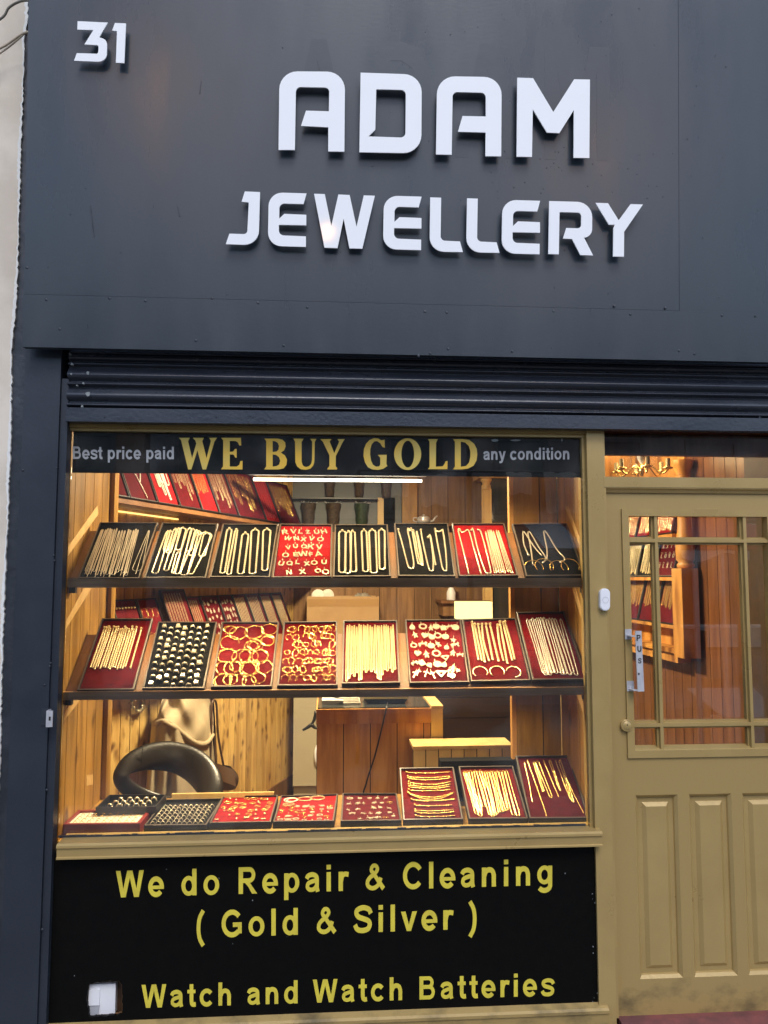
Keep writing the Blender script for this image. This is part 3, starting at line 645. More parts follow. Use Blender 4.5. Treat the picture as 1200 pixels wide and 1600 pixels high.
for a, b in px0:                                    # raised and fielded panels
    mb = MB(); rings = [(0,.0),(.010,.010),(.013,.017),(.030,.0165),(.044,.006)]
    rr = []
    for ins_, dep in rings: rr.append([V(a+ins_,DY+.0+dep,pz0+ins_),V(b-ins_,DY+dep,pz0+ins_),V(b-ins_,DY+dep,pz1-ins_),V(a+ins_,DY+dep,pz1-ins_)])
    vs = [v for r_ in rr for v in r_]; fs = [(4*j+k, 4*j+(k+1)%4, 4*j+4+(k+1)%4, 4*j+4+k) for j in range(4) for k in range(4)]+[(16,17,18,19)]
    mb.add(vs, fs); mb.build('panel', M['gold'], door)
# glazing surround and bars
mb = MB(); f0 = DY-.008
def frame_ring(mb, x0, x1, z0, z1, wd, y0, y1):
    mb.box(x0-wd, x0, y0, y1, z0-wd, z1+wd); mb.box(x1, x1+wd, y0, y1, z0-wd, z1+wd); mb.box(x0, x1, y0, y1, z0-wd, z0); mb.box(x0, x1, y0, y1, z1, z1+wd)
frame_ring(mb, gx0, gx1, gz0, gz1, .0275, f0, DY+.034); mb.build('glazing_surround', M['gold'], door)
mb = MB()
def glbar(a, b, wv):                                 # moulded bar: ovolo section
    mb.bar(a+V(0,.012,0), b+V(0,.012,0), wv*1.0, V(0,.010,0)); mb.bar(a, b, wv*.45, V(0,.012,0))
zu, zl2 = zd(845), zd(1132)
bx = [(xd(1024.5,830),), (xd(1163,830),)]
for (x_,) in bx: glbar(V(x_,DY+.008,gz0), V(x_,DY+.008,gz1), V(.0135,0,0))
for z_ in (zu, zl2): glbar(V(gx0,DY+.0075,z_), V(gx1,DY+.0075,z_), V(0,0,.0145))
for (x0_, x1_, z0_, z1_) in [(gx0,gx1,gz0,gz0+.010)]: mb.hexa([V(x0_,f0+.002,z0_),V(x1_,f0+.002,z0_),V(x1_,DY+.03,z0_),V(x0_,DY+.03,z0_),V(x0_,f0+.006,z0_+.003),V(x1_,f0+.006,z0_+.003),V(x1_,DY+.03,z0_+.013),V(x0_,DY+.03,z0_+.013)])
mb.build('glazing_bars', M['gold'], door)
mb = MB(); mb.box(gx0-.004, gx1+.004, DY+.030, DY+.0335, gz0-.004, gz1+.004); mb.build('glass', M['glass_door'], door)
# lettered pull handle
hd = thing('pull_handle', tuple(P(998,1080,-.05)), 'worn steel pull handle lettered with black capitals on the gold door', 'handle')
HY = -.035
a0, a1, b0, b1 = P(992.5,985.8,HY), P(1002.3,985.8,HY), P(996.5,1080.5,HY), P(1006.8,1080.5,HY)
mb = MB(); mb.quadbox([b0,b1,a1,a0], V(0,.004,0)); mb.build('grip', M['steel'], hd)
for py, (pa, pb) in ((990,(976.5,987)),(1071,(979.5,991))):
    t_ = MB(); g0, g1 = P(pa, py-7, f0-.004), P(pb, py+9, f0-.004)
    t_.box(g0.x, g1.x, f0-.0045, f0-.0005, g1.z, g0.z)
    gz = a0.z-.012 if py < 1000 else b0.z+.012
    t_.hexa([V(g0.x+.006,f0-.0045,gz-.010),V(g1.x,f0-.0045,gz-.010),V(g1.x+.004,HY+.001,gz-.010),V(g1.x-.016,HY+.001,gz-.010),V(g0.x+.006,f0-.0045,gz-.006),V(g1.x,f0-.0045,gz-.006),V(g1.x+.004,HY+.001,gz-.006),V(g1.x-.016,HY+.001,gz-.006)])
    t_.bar(V(g1.x+.0,HY+.003,gz-.008), V(a0.x+.012 if py<1000 else b0.x+.012,HY+.003,gz-.008), V(0,.0015,0), V(0,0,.005))
    t_.build('bracket', M['steel'], hd)
    s_ = MB()
    for dxp in (.25,.75): s_.lathe([(.004,0),(.003,-.0015)], V(g0.x+(g1.x-g0.x)*dxp, f0-.0046, g0.z-.02-.008*dxp), V(0,1,0), 8)
    s_.build('screw', M['plastic_grey'], hd)
mb = MB()
for ch, bx_, by_, wd, cp in (('P',994.0,1001.5,7.2,9.5),('U',995.2,1018.5,7.2,9),('S',996.8,1036.5,5.6,8)):
    em = cp/.716
    for k, loops in enumerate(GL[ch][1]):
        mb.solid([[(bx_+a*wd/.66, by_-b*em) for a, b in L_] for L_ in loops], lambda px, py, k=k: (P(px,py,HY-.0008-.0001*k), V(0,1,0)), .0006)
mb.solid([ell(998.2,1053,1.3,1.9,10)], PLANE(HY-.0008), .0006)
mb.build('lettering', M['rubber'], hd)
lk = thing('door_lock', tuple(P(977.5,1142,DY)), 'round gold painted lock cylinder on the door stile', 'lock')
q = P(977.5,1133,DY); mb = MB(); mb.lathe([(.023,.001),(.023,-.010),(.0205,-.015),(.019,-.013),(.016,-.016),(.005,-.018)], q, V(0,1,0), 24); mb.build('cylinder', M['gold'], lk)
mb = MB(); mb.box(q.x-.0012, q.x+.0012, q.y-.0185, q.y-.0165, q.z+.001, q.z+.007); mb.build('keyhole', M['rubber'], lk)
mb = MB(); mb.lathe([(.026,.0005),(.024,-.002)], q+V(.006,0,-.001), V(0,1,0), 20); mb.build('backplate', M['navy_rough'], lk)
# door bell
bl = thing('door_bell', tuple(P(945.5,955,-.012)), 'white pill shaped wireless door bell on the gold window mullion', 'door bell')
q = P(945.5,937,-.03); L2 = []
for sgn in (1,-1):
    for k in range(13):
        a = math.pi*k/12 if sgn == 1 else math.pi+math.pi*k/12
        L2.append((945.5+7.7*math.cos(a), 937-sgn*0-(9.6*sgn)-7.9*math.sin(a)))
mb = MB(); mb.solid([L2], PLANE(-.030), .0175); ins = [(945.5+(x-945.5)*.86, 937+(y-937)*.93) for x, y in L2]; mb.solid([ins], PLANE(-.0325), .0024); mb.build('case', M['plastic_white'], bl)
mb = MB(); mb.solid([ell(946.2,937.6,4.7,4.9,24), ell(946.2,937.6,4.3,4.5,24)], PLANE(-.0332), .0006); mb.build('button_ring', M['plastic_grey'], bl)
# step and doorway floor
st = MB(); st.profile_x([(-.10,ZD-.14),(-.10,ZD-.028),(-.09,ZD-.016),(-.02,ZD-.006),(.12,ZD-.004),(.12,ZD-.14)], xm1+.012, XD1+.3); tag(st.build('door_step', M['red_step']), 'red painted worn step under the gold door', 'step')
# right hand pilaster (outside the photo, closes the shopfront)
pr = thing('pilaster', (XD1+.2, -.05, 0), 'dark navy painted pilaster right of the door', 'pilaster')
MB().box(XD1+.0755, XD1+.40, -.07, .12, 0, zf).build('pilaster_board', M['navy_flat'], pr)
# masonry above and beside the shopfront so no daylight leaks in
mas = thing('upper_masonry', (.3,.3,F0.z), 'rendered masonry of the shop building above the fascia', 'wall')
mb = MB(); mb.box(-1.9, 2.6, .13, .22, P(500,664,.01).z+.052, 5.2); mb.build('masonry', M['plaster'], mas)
mb = MB(); mb.box(-1.9, xa, .125, .22, 0, P(500,664,.01).z+.05); mb.box(XD1+.08, 2.6, .125, .22, 0, P(500,664,.01).z+.05); mb.build('masonry', M['plaster'], mas)
mb = MB(); mb.box(-1.2, 2.45, -.08, .13, 4.16, 4.20); mb.build('capping', M['navy'], mas)
mb = MB(); mb.box(xc, XR, .06, .129, P(500,664,.01).z+.006, P(500,664,.01).z+.05); mb.build('lintel', M['redboards'], mas)
mb = MB(); mb.box(xa, xm0, .05, .09, 0, s_t-.06); mb.build('riser_back', M['darkboards'], mas)
# ================================================================== window display
def boards_x(mb, x, sgn, y0, y1, z0, z1, wdt, th=.016, gap=.0048, off=0.0):
    """upright boards on a plane x=const whose face looks along sgn*x"""
    y = y0+off-wdt if off else y0
    while y < y1-1e-4:
        a, b = max(y, y0), min(y+wdt, y1)
        if b-a > .004: mb.box(*(sorted((x, x-sgn*th))), a+gap/2, b-gap/2, z0, z1)
        y += wdt
    mb.box(*(sorted((x-sgn*.004, x-sgn*(th+.004)))), y0, y1, z0+.001, z1-.001, 1)
def boards_y(mb, y, x0, x1, z0, z1, wdt, th=.016, gap=.0048):
    x = x0
    while x < x1-1e-4:
        b = min(x+wdt, x1); mb.box(x+gap/2, b-gap/2, y, y+th, z0, z1); x += wdt
    mb.box(x0, x1, y+.004, y+th+.004, z0+.001, z1-.001, 1)
M['gap'] = mat('board_gap', (.03,.014,.006), .8)
XPL = xc-.004; XPR = leanx(918.5,.05)
ZBED = P(500,1302,.06).z; ZTOPD = P(500,700,.3).z+.35
dl = MB(); boards_x(dl, XPL, 1, .04, .60, ZBED, ZTOPD, .118, off=.06)
pl_ = thing('side_panel', (XPL,.3,ZBED), 'varnished board panel at the left end of the window display', 'panel'); dl.build('boards', [M['ply'], M['gap']], pl_)
mb = MB(); mb.box(XPL+.001, XPL+.020, .565, .600, ZBED, ZTOPD); mb.build('batten', M['ply'], pl_)
def stripe(pxs, x, sgn):
    q = [PP(a, b, V(x+sgn*.0012,0,0), V(1,0,0)) for a, b in pxs]
    q = [V(x+sgn*.0012, max(.041, p.y), p.z) for p in q]; return q
mb = MB()
for pxs in ([(101,853),(101,868),(154,803),(152,790)],[(98.5,972),(98.5,985),(143,919),(131,919)],[(93.5,1121),(93.5,1132),(127,1092),(115,1092)],[(135,1212),(145.6,1210),(145.6,1226),(135,1228)]):
    mb.quadbox(stripe(pxs, XPL, 1), V(-.0010,0,0))
mb.build('unvarnished_marks', M['ply_pale'], pl_)
dr = MB(); boards_x(dr, XPR, -1, .04, .452, ZBED, ZTOPD, .125, off=.05)
prr = thing('side_panel', (XPR,.2,ZBED), 'varnished board panel at the right end of the window display', 'panel'); dr.build('boards', [M['ply'], M['gap']], prr)
mb = MB()
for pxs in ([(883,792),(887,791),(913,859),(912.6,872)],[(892.4,916),(899,916),(916.5,980),(915.5,989)],[(897,1075),(903.5,1075),(920.5,1127),(920.5,1140)]):
    mb.quadbox(stripe(pxs, XPR, -1), V(.0010,0,0))
mb.build('unvarnished_marks', M['ply_pale'], prr)
XPT = P(801,1000,.45).x
bp_ = thing('back_partition', (XPT+.15,.455,.1), 'varnished board partition behind the right end of the window display', 'partition')
mb = MB(); boards_y(mb, .452, XPT+.012, XPR-.0015, .12, 2.7, .118); mb.build('boards', [M['ply'], M['gap']], bp_)
mb = MB(); mb.box(XPT-.008, XPT+.0115, .446, .480, .12, 2.7); mb.build('edge_post', M['pine_orange'], bp_)
bed = MB(); bed.box(XPL+.001, XPR-.001, .036, .56, ZBED-.03, ZBED); tag(bed.build('window_bed', M['ply']), 'board bed of the window display that the lowest trays lie on', 'window bed')
# shelves
ALPHA = math.radians(40); ND = V(0, -math.sin(ALPHA), math.cos(ALPHA)); UD = V(0, math.cos(ALPHA), math.sin(ALPHA))
def shelf(pyt, pyb, label):
    ztop = P(500, pyt, .045).z; zbot = P(500, pyb, .045).z
    o = thing('display_shelf', ((XPL+XPR)/2,.06,zbot), label, 'shelf')
    MB().box(XPL+.001, XPR-.001, .045, .064, zbot, ztop).build('front_edge', M['shelf_edge'], o)
    mb = MB(); a = V(XPL+.001,.0645,ztop-.006); b = V(XPR-.001,.0645,ztop-.006)
    mb.quadbox([a, b, b+UD*.305, a+UD*.305], -ND*.012); mb.build('deck', M['deck'], o)
    for x in (XPL+.0015, XPR-.0265):
        mb = MB(); mb.hexa([V(x,.066,zbot-.022),V(x+.022,.066,zbot-.022),V(x+.022,.09,zbot-.022),V(x,.09,zbot-.022),V(x,.066,zbot+.012),V(x+.022,.066,zbot+.012),V(x+.022,.09,zbot+.022),V(x,.09,zbot+.022)]); mb.build('bracket', M['rubber'], o)
    return V(0,.0645,ztop-.006), zbot
S1, zs1 = shelf(903, 917.5, 'upper sloping display shelf with a dark stained front edge')
S2, zs2 = shelf(1077.5, 1090, 'lower sloping display shelf with a dark stained front edge')

class Tray: pass
def make_tray(name, label, corners, p0, n, h, lining, frame='tray_black', edge='tray_edge', group=None, rim=.006, dep=.55, cat='tray'):
    """corners bl,br,tr,tl: photo pixels (or points) of the rim ; p0,n: plane the tray lies on ; h: tray height"""
    pr_ = p0+n*h
    c = [PP(a[0], a[1], pr_, n) if len(a) == 2 else Vector(a) for a in corners]
    bl_, br_, tr_, tl_ = c
    u = ((br_-bl_)+(tr_-tl_)).normalized(); vv = n.cross(u).normalized()
    ctr = sum(c, V(0,0,0))/4
    t = Tray(); t.n = n; t.u = u; t.v = vv
    o = thing(name, tuple((bl_+br_)/2-n*h), label, cat, group); t.root = o
    def ins(q, d):
        k = [(q[0],1,1),(q[1],-1,1),(q[2],-1,-1),(q[3],1,-1)]
        return [p+u*d*a+vv*d*b for p, a, b in k]
    inn = ins(c, rim)
    fl = h*dep
    mb = MB()
    for k in range(4):
        k2 = (k+1)%4
        mb.add([c[k]-n*h*.98, c[k2]-n*h*.98, c[k2]-n*.001, c[k]-n*.001], [(0,1,2,3)], 0)
        mb.add([inn[k], inn[k2], inn[k2]-n*fl, inn[k]-n*fl], [(3,2,1,0)], 0)
        mb.add([c[k]-n*.001, c[k2]-n*.001, ins(c,.0012)[k2], ins(c,.0012)[k]], [(0,1,2,3)], 1)
        mb.add([ins(c,.0012)[k], ins(c,.0012)[k2], inn[k2], inn[k]], [(0,1,2,3)], 1)
    mb.add([p-n*h*.98 for p in c], [(3,2,1,0)], 0)
    mb.build('frame', [M[frame], M[edge]], o)
    fq_ = [p-n*(fl-.0004) for p in ins(c, rim+.0003)]
    mb = MB(); mb.add(fq_, [(0,1,2,3)]); mb.build('lining', M[lining], o)
    t.q = fq_
    return t
def T(t, u, v, h=0.0):
    bl_, br_, tr_, tl_ = t.q
    return (tl_*(1-u)+tr_*u)*(1-v)+(bl_*(1-u)+br_*u)*v+t.n*h
ORD = 'first second third fourth fifth sixth seventh eighth ninth tenth eleventh twelfth thirteenth fourteenth fifteenth sixteenth seventeenth eighteenth nineteenth twentieth'.split()
def ordn(k):
    if k < 20: return ORD[k]
    return ('twenty-','thirty-','forty-')[(k-20)//10]+ORD[(k-20)%10-1] if (k+1)%10 else ('thirtieth','fortieth')[(k+1)//10-3]
def put(t, name, mb, mat_, label, cat, group):
    o = mb.build(name, M[mat_]); return tag(o, label, cat, group)
def chain_mesh(t, pts, r, style='curb', mb=None, lift=1.0):
    r *= 1.0      # links lie proud and catch the light
    w3 = [T(t, a[0], a[1], r*lift+(a[2] if len(a) > 2 else 0)) for a in pts]
    step = {'curb': r*1.25, 'bead': r*1.0, 'fine': r*2.4, 'snake': r*4, 'band': r*1.6}[style]
    p = resample(w3, step); N = len(p); i = np.arange(N)
    if style == 'curb': rr = r*np.where(i%2 == 0, 1.18, .5); fl = np.where(i%2 == 0, .6, 1.1)
    elif style == 'bead': rr = r*np.array([.45,.95,1.05])[i%3]; fl = 1.0
    elif style == 'fine': rr = r*np.where(i%2 == 0, 1.15, .7); fl = 1.0
    elif style == 'band': rr = r*np.where(i%2 == 0, 1.1, .85); fl = np.where(i%2 == 0, .42, .30)
    else: rr = np.full(N, r); fl = .7
    mb = mb or MB(); mb.tube(p, r, 6 if r > .0016 else 5, rr=rr, flat=fl, n=t.n); return mb
def hairpin(uL, uR, v0, v1, ub=None, wb=None, jit=.0):
    """doubled chain hanging from a pin: two strands, rounded at both ends"""
    w0 = uR-uL; ub = (uL+uR)/2 if ub is None else ub; wb = w0 if wb is None else wb
    c0 = (uL+uR)/2; k = .65; hr, hb_ = abs(w0)/2, abs(wb)/2
    top = [(c0+hr*math.cos(a), v0+hr*k-hr*k*math.sin(a)) for a in np.linspace(math.pi/2+.05, math.pi, 7)]
    bot = [(ub-hb_*math.cos(a), v1-hb_*k+hb_*k*math.sin(a)) for a in np.linspace(0, math.pi, 13)]
    top2 = [(c0+hr*math.cos(a), v0+hr*k-hr*k*math.sin(a)) for a in np.linspace(0, math.pi/2-.05, 7)]
    def side(p, q): return catmull([p, ((p[0]+q[0])/2+random.uniform(-jit, jit)-.0*w0, (p[1]+q[1])/2), q], 6)[1:-1]
    return top+side(top[-1], bot[0])+bot+side(bot[-1], top2[0])+top2
def chains(t, desc, kind, specs, r, style, mat_, name='chain', cat='chain', group=None, frm='from the left'):
    for k, s_ in enumerate(specs):
        pts = s_ if isinstance(s_, list) else hairpin(*s_)
        mb = chain_mesh(t, pts, r, style)
        # clasp at the pin
        p_ = T(t, pts[0][0], pts[0][1], r*1.6)
        mb.lathe([(r*.9,-r*1.2),(r*1.5,0),(r*.9,r*1.2)], p_, t.n, 6)
        put(t, name, mb, mat_, f'{ordn(k)} {kind} {frm}, {desc}', cat, group or f'{cat}s, {desc}')

n_ = ND
def row_tray(key, name, label, c, p0, h, lining, **kw): return make_tray(name, label, c, p0, ND, h, lining, group=kw.pop('group', None), **kw)
G1, G2, G3 = 'trays on the upper display shelf', 'trays on the lower display shelf', 'trays on the window bed'
R1 = [('black tray of thin pale chains at the left end of the upper shelf',[(121,903),(217.5,903.6),(247,816),(156,815.6)],'velvet_black'),
 ('black tray of looped bead chains, second on the upper shelf',[(225,902.6),(322,902.4),(341,818),(253,816)],'velvet_black'),
 ('black tray with five long gold loops on the upper shelf',[(327.5,901.4),(422,901.4),(435,818.5),(348,818)],'velvet_black'),
 ('scarlet tray of gold letter pendants on the upper shelf',[(425,902),(518,901),(519.5,818.5),(437,818)],'velvet_bright'),
 ('black tray with six bright thick gold loops on the upper shelf',[(520,901),(611,900),(606,819),(523,819)],'velvet_black'),
 ('black tray of uneven hanging curb chains on the upper shelf',[(622,899.6),(712,900),(700,817),(616,817)],'velvet_black'),
 ('red tray of herringbone and rope chains on the upper shelf',[(717,899.8),(810,899),(788,817),(706,817)],'velvet_bright'),
 ('black tray with bangles below omega chains, right end of upper shelf',[(822,900),(914,899),(886,817),(800,818)],'velvet_black')]
T1 = [make_tray('display_tray', l, c, S1, ND, .018, m, group=G1) for l, c, m in R1]
R2 = [('dark red tray of straight gold bracelets at the lower shelf left end',[(120,1078),(209,1077),(238.5,965.7),(159,965.7)],'velvet_red'),
 ('black tray of chunky rings in seven columns on the lower shelf',[(222,1075.3),(319,1075),(339,971),(247,971)],'velvet_black'),
 ('red tray of large gold bangles on the lower shelf',[(329,1073),(424.6,1072.2),(436,971),(347,971)],'velvet_red'),
 ('red tray of small hoop earrings on the lower shelf',[(433,1071),(528,1070.6),(527,970),(443,971)],'velvet_red'),
 ('red tray packed with dazzling gold chains mid lower shelf',[(534,1067.9),(625.4,1066.4),(620.5,968.7),(536,969)],'velvet_red'),
 ('red tray of gold pendants and crosses on the lower shelf',[(640,1067),(733.6,1065.2),(720,967),(632.7,967.8)],'velvet_red'),
 ('red tray of bracelets above three cuffs on the lower shelf',[(735.7,1064.4),(830,1062.5),(806,965),(722,967)],'velvet_red'),
 ('red tray of long pale chains at the lower shelf right end',[(832,1062),(918,1061),(882,954.5),(807,956)],'velvet_red')]
T2 = [make_tray('display_tray', l, c, S2+(ND*.012 if k == 7 else V(0,0,0)), ND, .018, m, group=G2) for k, (l, c, m) in enumerate(R2)]
# jewellery mesh library (shared by copies) --------------------------------------------------------
def lib(name, mb, mats):
    me = bpy.data.meshes.new(name); me.from_pydata([tuple(a) for a in mb.v], [], mb.f)
    for m in (mats if isinstance(mats, (list, tuple)) else [mats]): me.materials.append(M[m])
    if any(mb.m): me.polygons.foreach_set('material_index', mb.m)
    me.polygons.foreach_set('use_smooth', mb.smooth); me.update(); return me
def circ(r, n=28, z_=0.0, rx=1.0): return [V(r*rx*math.cos(2*math.pi*k/n), r*math.sin(2*math.pi*k/n), z_) for k in range(n)]
def place(t, name, me, u, v, h, label, cat, group, rot=0.0, sc=1.0, tiltx=0.0):
    o = bpy.data.objects.new(name, me); C.objects.link(o)
    X = t.u*math.cos(rot)+t.v*math.sin(rot); Y_ = t.v*math.cos(rot)-t.u*math.sin(rot); Z_ = t.n
    if tiltx: Y_, Z_ = Y_*math.cos(tiltx)+Z_*math.sin(tiltx), Z_*math.cos(tiltx)-Y_*math.sin(tiltx)
    p = T(t, u, v, h)
    o.matrix_world = Matrix(((X.x*sc,Y_.x*sc,Z_.x*sc,p.x),(X.y*sc,Y_.y*sc,Z_.y*sc,p.y),(X.z*sc,Y_.z*sc,Z_.z*sc,p.z),(0,0,0,1)))
    return tag(o, label, cat, group)
LB = {}
def bang(key, r, tr_, m='gold_jewel', rx=1.0):
    mb = MB(); mb.tube(circ(r, 32, tr_, rx), tr_, 6, closed=True, n=V(0,0,1)); LB[key] = lib('bangle', mb, m)
for key, r, tr_ in (('b30',.030,.0011),('b26',.026,.0012),('b22',.0215,.0012),('b17',.017,.0013),('h11',.0105,.0010),('h9',.0085,.0010),('h7',.0068,.0010)): bang(key, r, tr_)
bang('h10e', .0105, .0012, rx=.7)
for i, shp in enumerate(('round','square','oval')):           # signet / cluster rings standing in their slots
    mb = MB(); pts = [V(.0085*math.cos(a), -.003, .0085*math.sin(a)+.002) for a in np.linspace(-.4, math.pi+.4, 16)]
    mb.tube(pts, .0016, 6, rr=[.0013+.0012*math.sin(math.pi*k/15) for k in range(16)])
    c = V(0,-.003,.0115)
    if shp == 'round': mb.lathe([(.003,-.003),(.0068,-.001),(.0072,.001),(.0045,.003),(.001,.0036)], c, V(0,.35,1), 10)
    elif shp == 'square': mb.hexa([c+V(a*.0062,b*.0062+d*.001,d*.0026) for d in (-1,1) for a, b in ((-1,-1),(1,-1),(1,1),(-1,1))]); mb.lathe([(.004,.0026),(.002,.0048)], c, V(0,.35,1), 8)
    else: mb.lathe([(.002,-.003),(.0052,-.001),(.0058,.001),(.003,.0034)], c, V(0,.4,1), 9); mb.lathe([(.002,-.002),(.0036,0),(.0016,.002)], c+V(.0055,0,-.001), V(0,.35,1), 7); mb.lathe([(.002,-.002),(.0036,0),(.0016,.002)], c+V(-.0055,0,-.001), V(0,.35,1), 7)
    LB['ring'+str(i)] = lib('ring', mb, 'cream_gold')
mb = MB(); mb.tube([V(.0078*math.cos(a), 0, .0078*math.sin(a)+.0015) for a in np.linspace(-.3, math.pi+.3, 14)], .0013, 6); mb.lathe([(.0012,-.002),(.0026,0),(.0012,.0018)], V(0,0,.0105), V(0,.4,1), 7); LB['thinring'] = lib('ring', mb, 'cream_gold')
mb = MB(); mb.tube([V(.0078*math.cos(a), 0, .0078*math.sin(a)+.0015) for a in np.linspace(-.3, math.pi+.3, 14)], .0010, 6); mb.lathe([(.0010,-.002),(.0022,0),(.0010,.0018)], V(0,0,.0105), V(0,.4,1), 7); LB['thinring_gold'] = lib('ring', mb, 'gold_jewel')
def bail(mb, y): mb.tube([V(0,y+.003+.0022*math.sin(a), .0018+.0022*math.cos(a)) for a in np.linspace(0, 2*math.pi, 9)[:-1]], .0008, 5, closed=True)
def loops_lib(key, loops, d=.002, m='cream_gold', bail_y=None):
    mb = MB(); mb.solid(loops, lambda x, y: (V(x, y, d), V(0,0,-1)), d)
    if bail_y is not None: bail(mb, bail_y)
    LB[key] = lib('pendant', mb, m)
e_ = lambda rx, ry, n=18, cx=0, cy=0: [(cx+rx*math.cos(2*math.pi*k/n), cy+ry*math.sin(2*math.pi*k/n)) for k in range(n)]
loops_lib('medal', [e_(.0095,.0095)], .0022, bail_y=.0095)
loops_lib('openmedal', [e_(.010,.010), e_(.006,.006)], .0024, bail_y=.010)
loops_lib('drop', [[(0,.011),(.006,.002),(.0075,-.004),(.004,-.009),(-.004,-.009),(-.0075,-.004),(-.006,.002)]], .003, bail_y=.011)
loops_lib('square', [[(-.008,-.009),(.008,-.009),(.008,.009),(-.008,.009)]], .003, bail_y=.009)
loops_lib('cross', [[(-.0016,-.012),(.0016,-.012),(.0016,.003),(.007,.003),(.007,.006),(.0016,.006),(.0016,.011),(-.0016,.011),(-.0016,.006),(-.007,.006),(-.007,.003),(-.0016,.003)]], .0022, bail_y=.011)
loops_lib('heart', [[(0,-.009),(.008,.000),(.008,.006),(.004,.008),(0,.005),(-.004,.008),(-.008,.006),(-.008,0)]], .003, bail_y=.006)
loops_lib('shield', [[(-.013,.006),(-.009,.009),(.009,.009),(.013,.006),(0,-.011)],[(-.007,.004),(.007,.004),(0,-.005)]], .0024)
loops_lib('figure', [[(0,.012),(.003,.009),(.002,.006),(.008,.004),(.004,.001),(.006,-.009),(.002,-.010),(0,-.003),(-.003,-.011),(-.006,-.009),(-.003,.001),(-.009,.0),(-.003,.006),(-.003,.010)]], .003, bail_y=.011)
loops_lib('animal', [[(-.010,.004),(-.004,.005),(.004,.004),(.008,.008),(.011,.004),(.008,.001),(.008,-.007),(.005,-.007),(.004,-.001),(-.005,-.001),(-.006,-.007),(-.009,-.007)]], .003, bail_y=.005)
loops_lib('star', [[(.009*(1 if k%2 == 0 else .45)*math.sin(math.pi*k/5), .009*(1 if k%2 == 0 else .45)*math.cos(math.pi*k/5)) for k in range(10)]], .0024, bail_y=.009)
mb = MB(); mb.lathe([(.001,0),(.003,.001),(.0034,.002),(.002,.0042),(.0006,.0046)], V(0,0,0), seg=8); LB['stud'] = lib('stud_earring', mb, 'gold_pale')
mb = MB(); mb.lathe([(.001,0),(.003,.001),(.0034,.002),(.002,.0042),(.0006,.0046)], V(0,0,0), seg=8); mb.tube([V(0,-.002-.002*k,.0015) for k in range(6)], .0012, 5, rr=[.0008,.0016,.0008,.0016,.0022,.0006]); LB['dropear'] = lib('drop_earring', mb, 'gold_pale')
def letter_lib(ch):
    k = 'L'+ch
    if k in LB: return k
    mb = MB(); adv, polys = GL[ch]; em = .020
    for i, loops in enumerate(polys): mb.solid([[((a-adv/2)*em, (b-.358)*em) for a, b in L_] for L_ in loops], lambda x, y, i=i: (V(x,y,.002+.0001*i), V(0,0,-1)), .0018)
    bail(mb, .0072); LB[k] = lib('letter_pendant', mb, 'cream_gold'); return k

# ---- upper shelf contents
random.seed(21)
tops = [.045,.065,.12,.15,.19,.225,.27,.31,.37,.42,.47,.53,.57,.625,.66,.70,.90]
bots = [.06,.12,.19,.25,.31,.35,.41,.46,.51,.56,.62,.66,.71,.75,.80,.84,.93]
sp = []
for k, (a, b) in enumerate(zip(tops, bots)):
    v1 = random.uniform(.86,.95); dr_ = random.uniform(-.05,.02)
    sp.append(hairpin(a-.010, a+.012, .10+random.uniform(-.02,.03), v1, a+(b-a)*.55+dr_*.4, .045 if k < 16 else .16, .006)+[(a+(b-a)*.55+dr_*1.6, min(.975, v1+.05))])
chains(T1[0], 'pale chain tray, upper shelf left end', 'thin white gold chain', sp, .0014, 'fine', 'silver_jewel', group='thin white gold chains in the upper left tray')
sp = [(.10,.17,.15,.93,.12,.11),(.13,.22,.14,.52,.19,.09),(.22,.30,.10,.56,.25,.08),(.27,.36,.09,.88,.30,.08),(.33,.45,.07,.50,.41,.10),(.40,.47,.55,.93,.44,.06),(.48,.56,.08,.94,.50,.10),(.54,.64,.10,.52,.60,.09),(.62,.70,.12,.60,.66,.08),(.66,.76,.14,.96,.63,.14),(.80,.93,.17,.62,.86,.11),(.70,.96,.15,.94,.74,.10)]
chains(T1[1], 'bead chain tray, upper shelf', 'gold bead chain', sp, .0038, 'bead', 'cream_gold', group='bead chains in the second upper tray')
sp = [(.075,.165,.08,.94,.17,.085),(.23,.275,.10,.96,.29,.075),(.38,.50,.17,.95,.49,.11),(.54,.68,.09,.95,.70,.11),(.76,.90,.08,.89,.91,.10)]
chains(T1[2], 'five-loop tray, upper shelf', 'thick gold curb chain', sp, .0046, 'curb', 'cream_gold', group='curb chains in the five-loop tray')
rows = ['RVLZUH', 'WNXVO', 'VUQKV', 'OEWFA', 'UQLXOU', 'NXOO']
for j, rw in enumerate(rows):
    for i, ch in enumerate(rw):
        u = .1+.8*(i+.5*(6-len(rw)) )/5.2+random.uniform(-.02,.02); v = .12+.155*j+random.uniform(-.02,.02)
        if j == 5: u = [.26,.5,.78,.92][i]
        place(T1[3], 'letter_pendant', LB[letter_lib(ch)], u, v, .0003, f'gold letter {ch} pendant, {ordn(j)} row, {ordn(i)} from left, scarlet letter tray', 'pendant', 'letter pendants in the scarlet tray', rot=random.uniform(-.25,.25), sc=random.uniform(1.6,2.1))
sp = [(.06,.19,.11,.93,.14,.12),(.19,.30,.13,.95,.24,.10),(.28,.37,.12,.92,.35,.10),(.50,.60,.10,.92,.57,.10),(.65,.78,.09,.95,.72,.12),(.84,.96,.08,.88,.88,.10)]
chains(T1[4], 'six-loop tray, upper shelf', 'thick gold curb chain', sp, .0046, 'curb', 'cream_gold', group='curb chains in the six-loop tray')
def U(pts): return catmull(pts, 6)
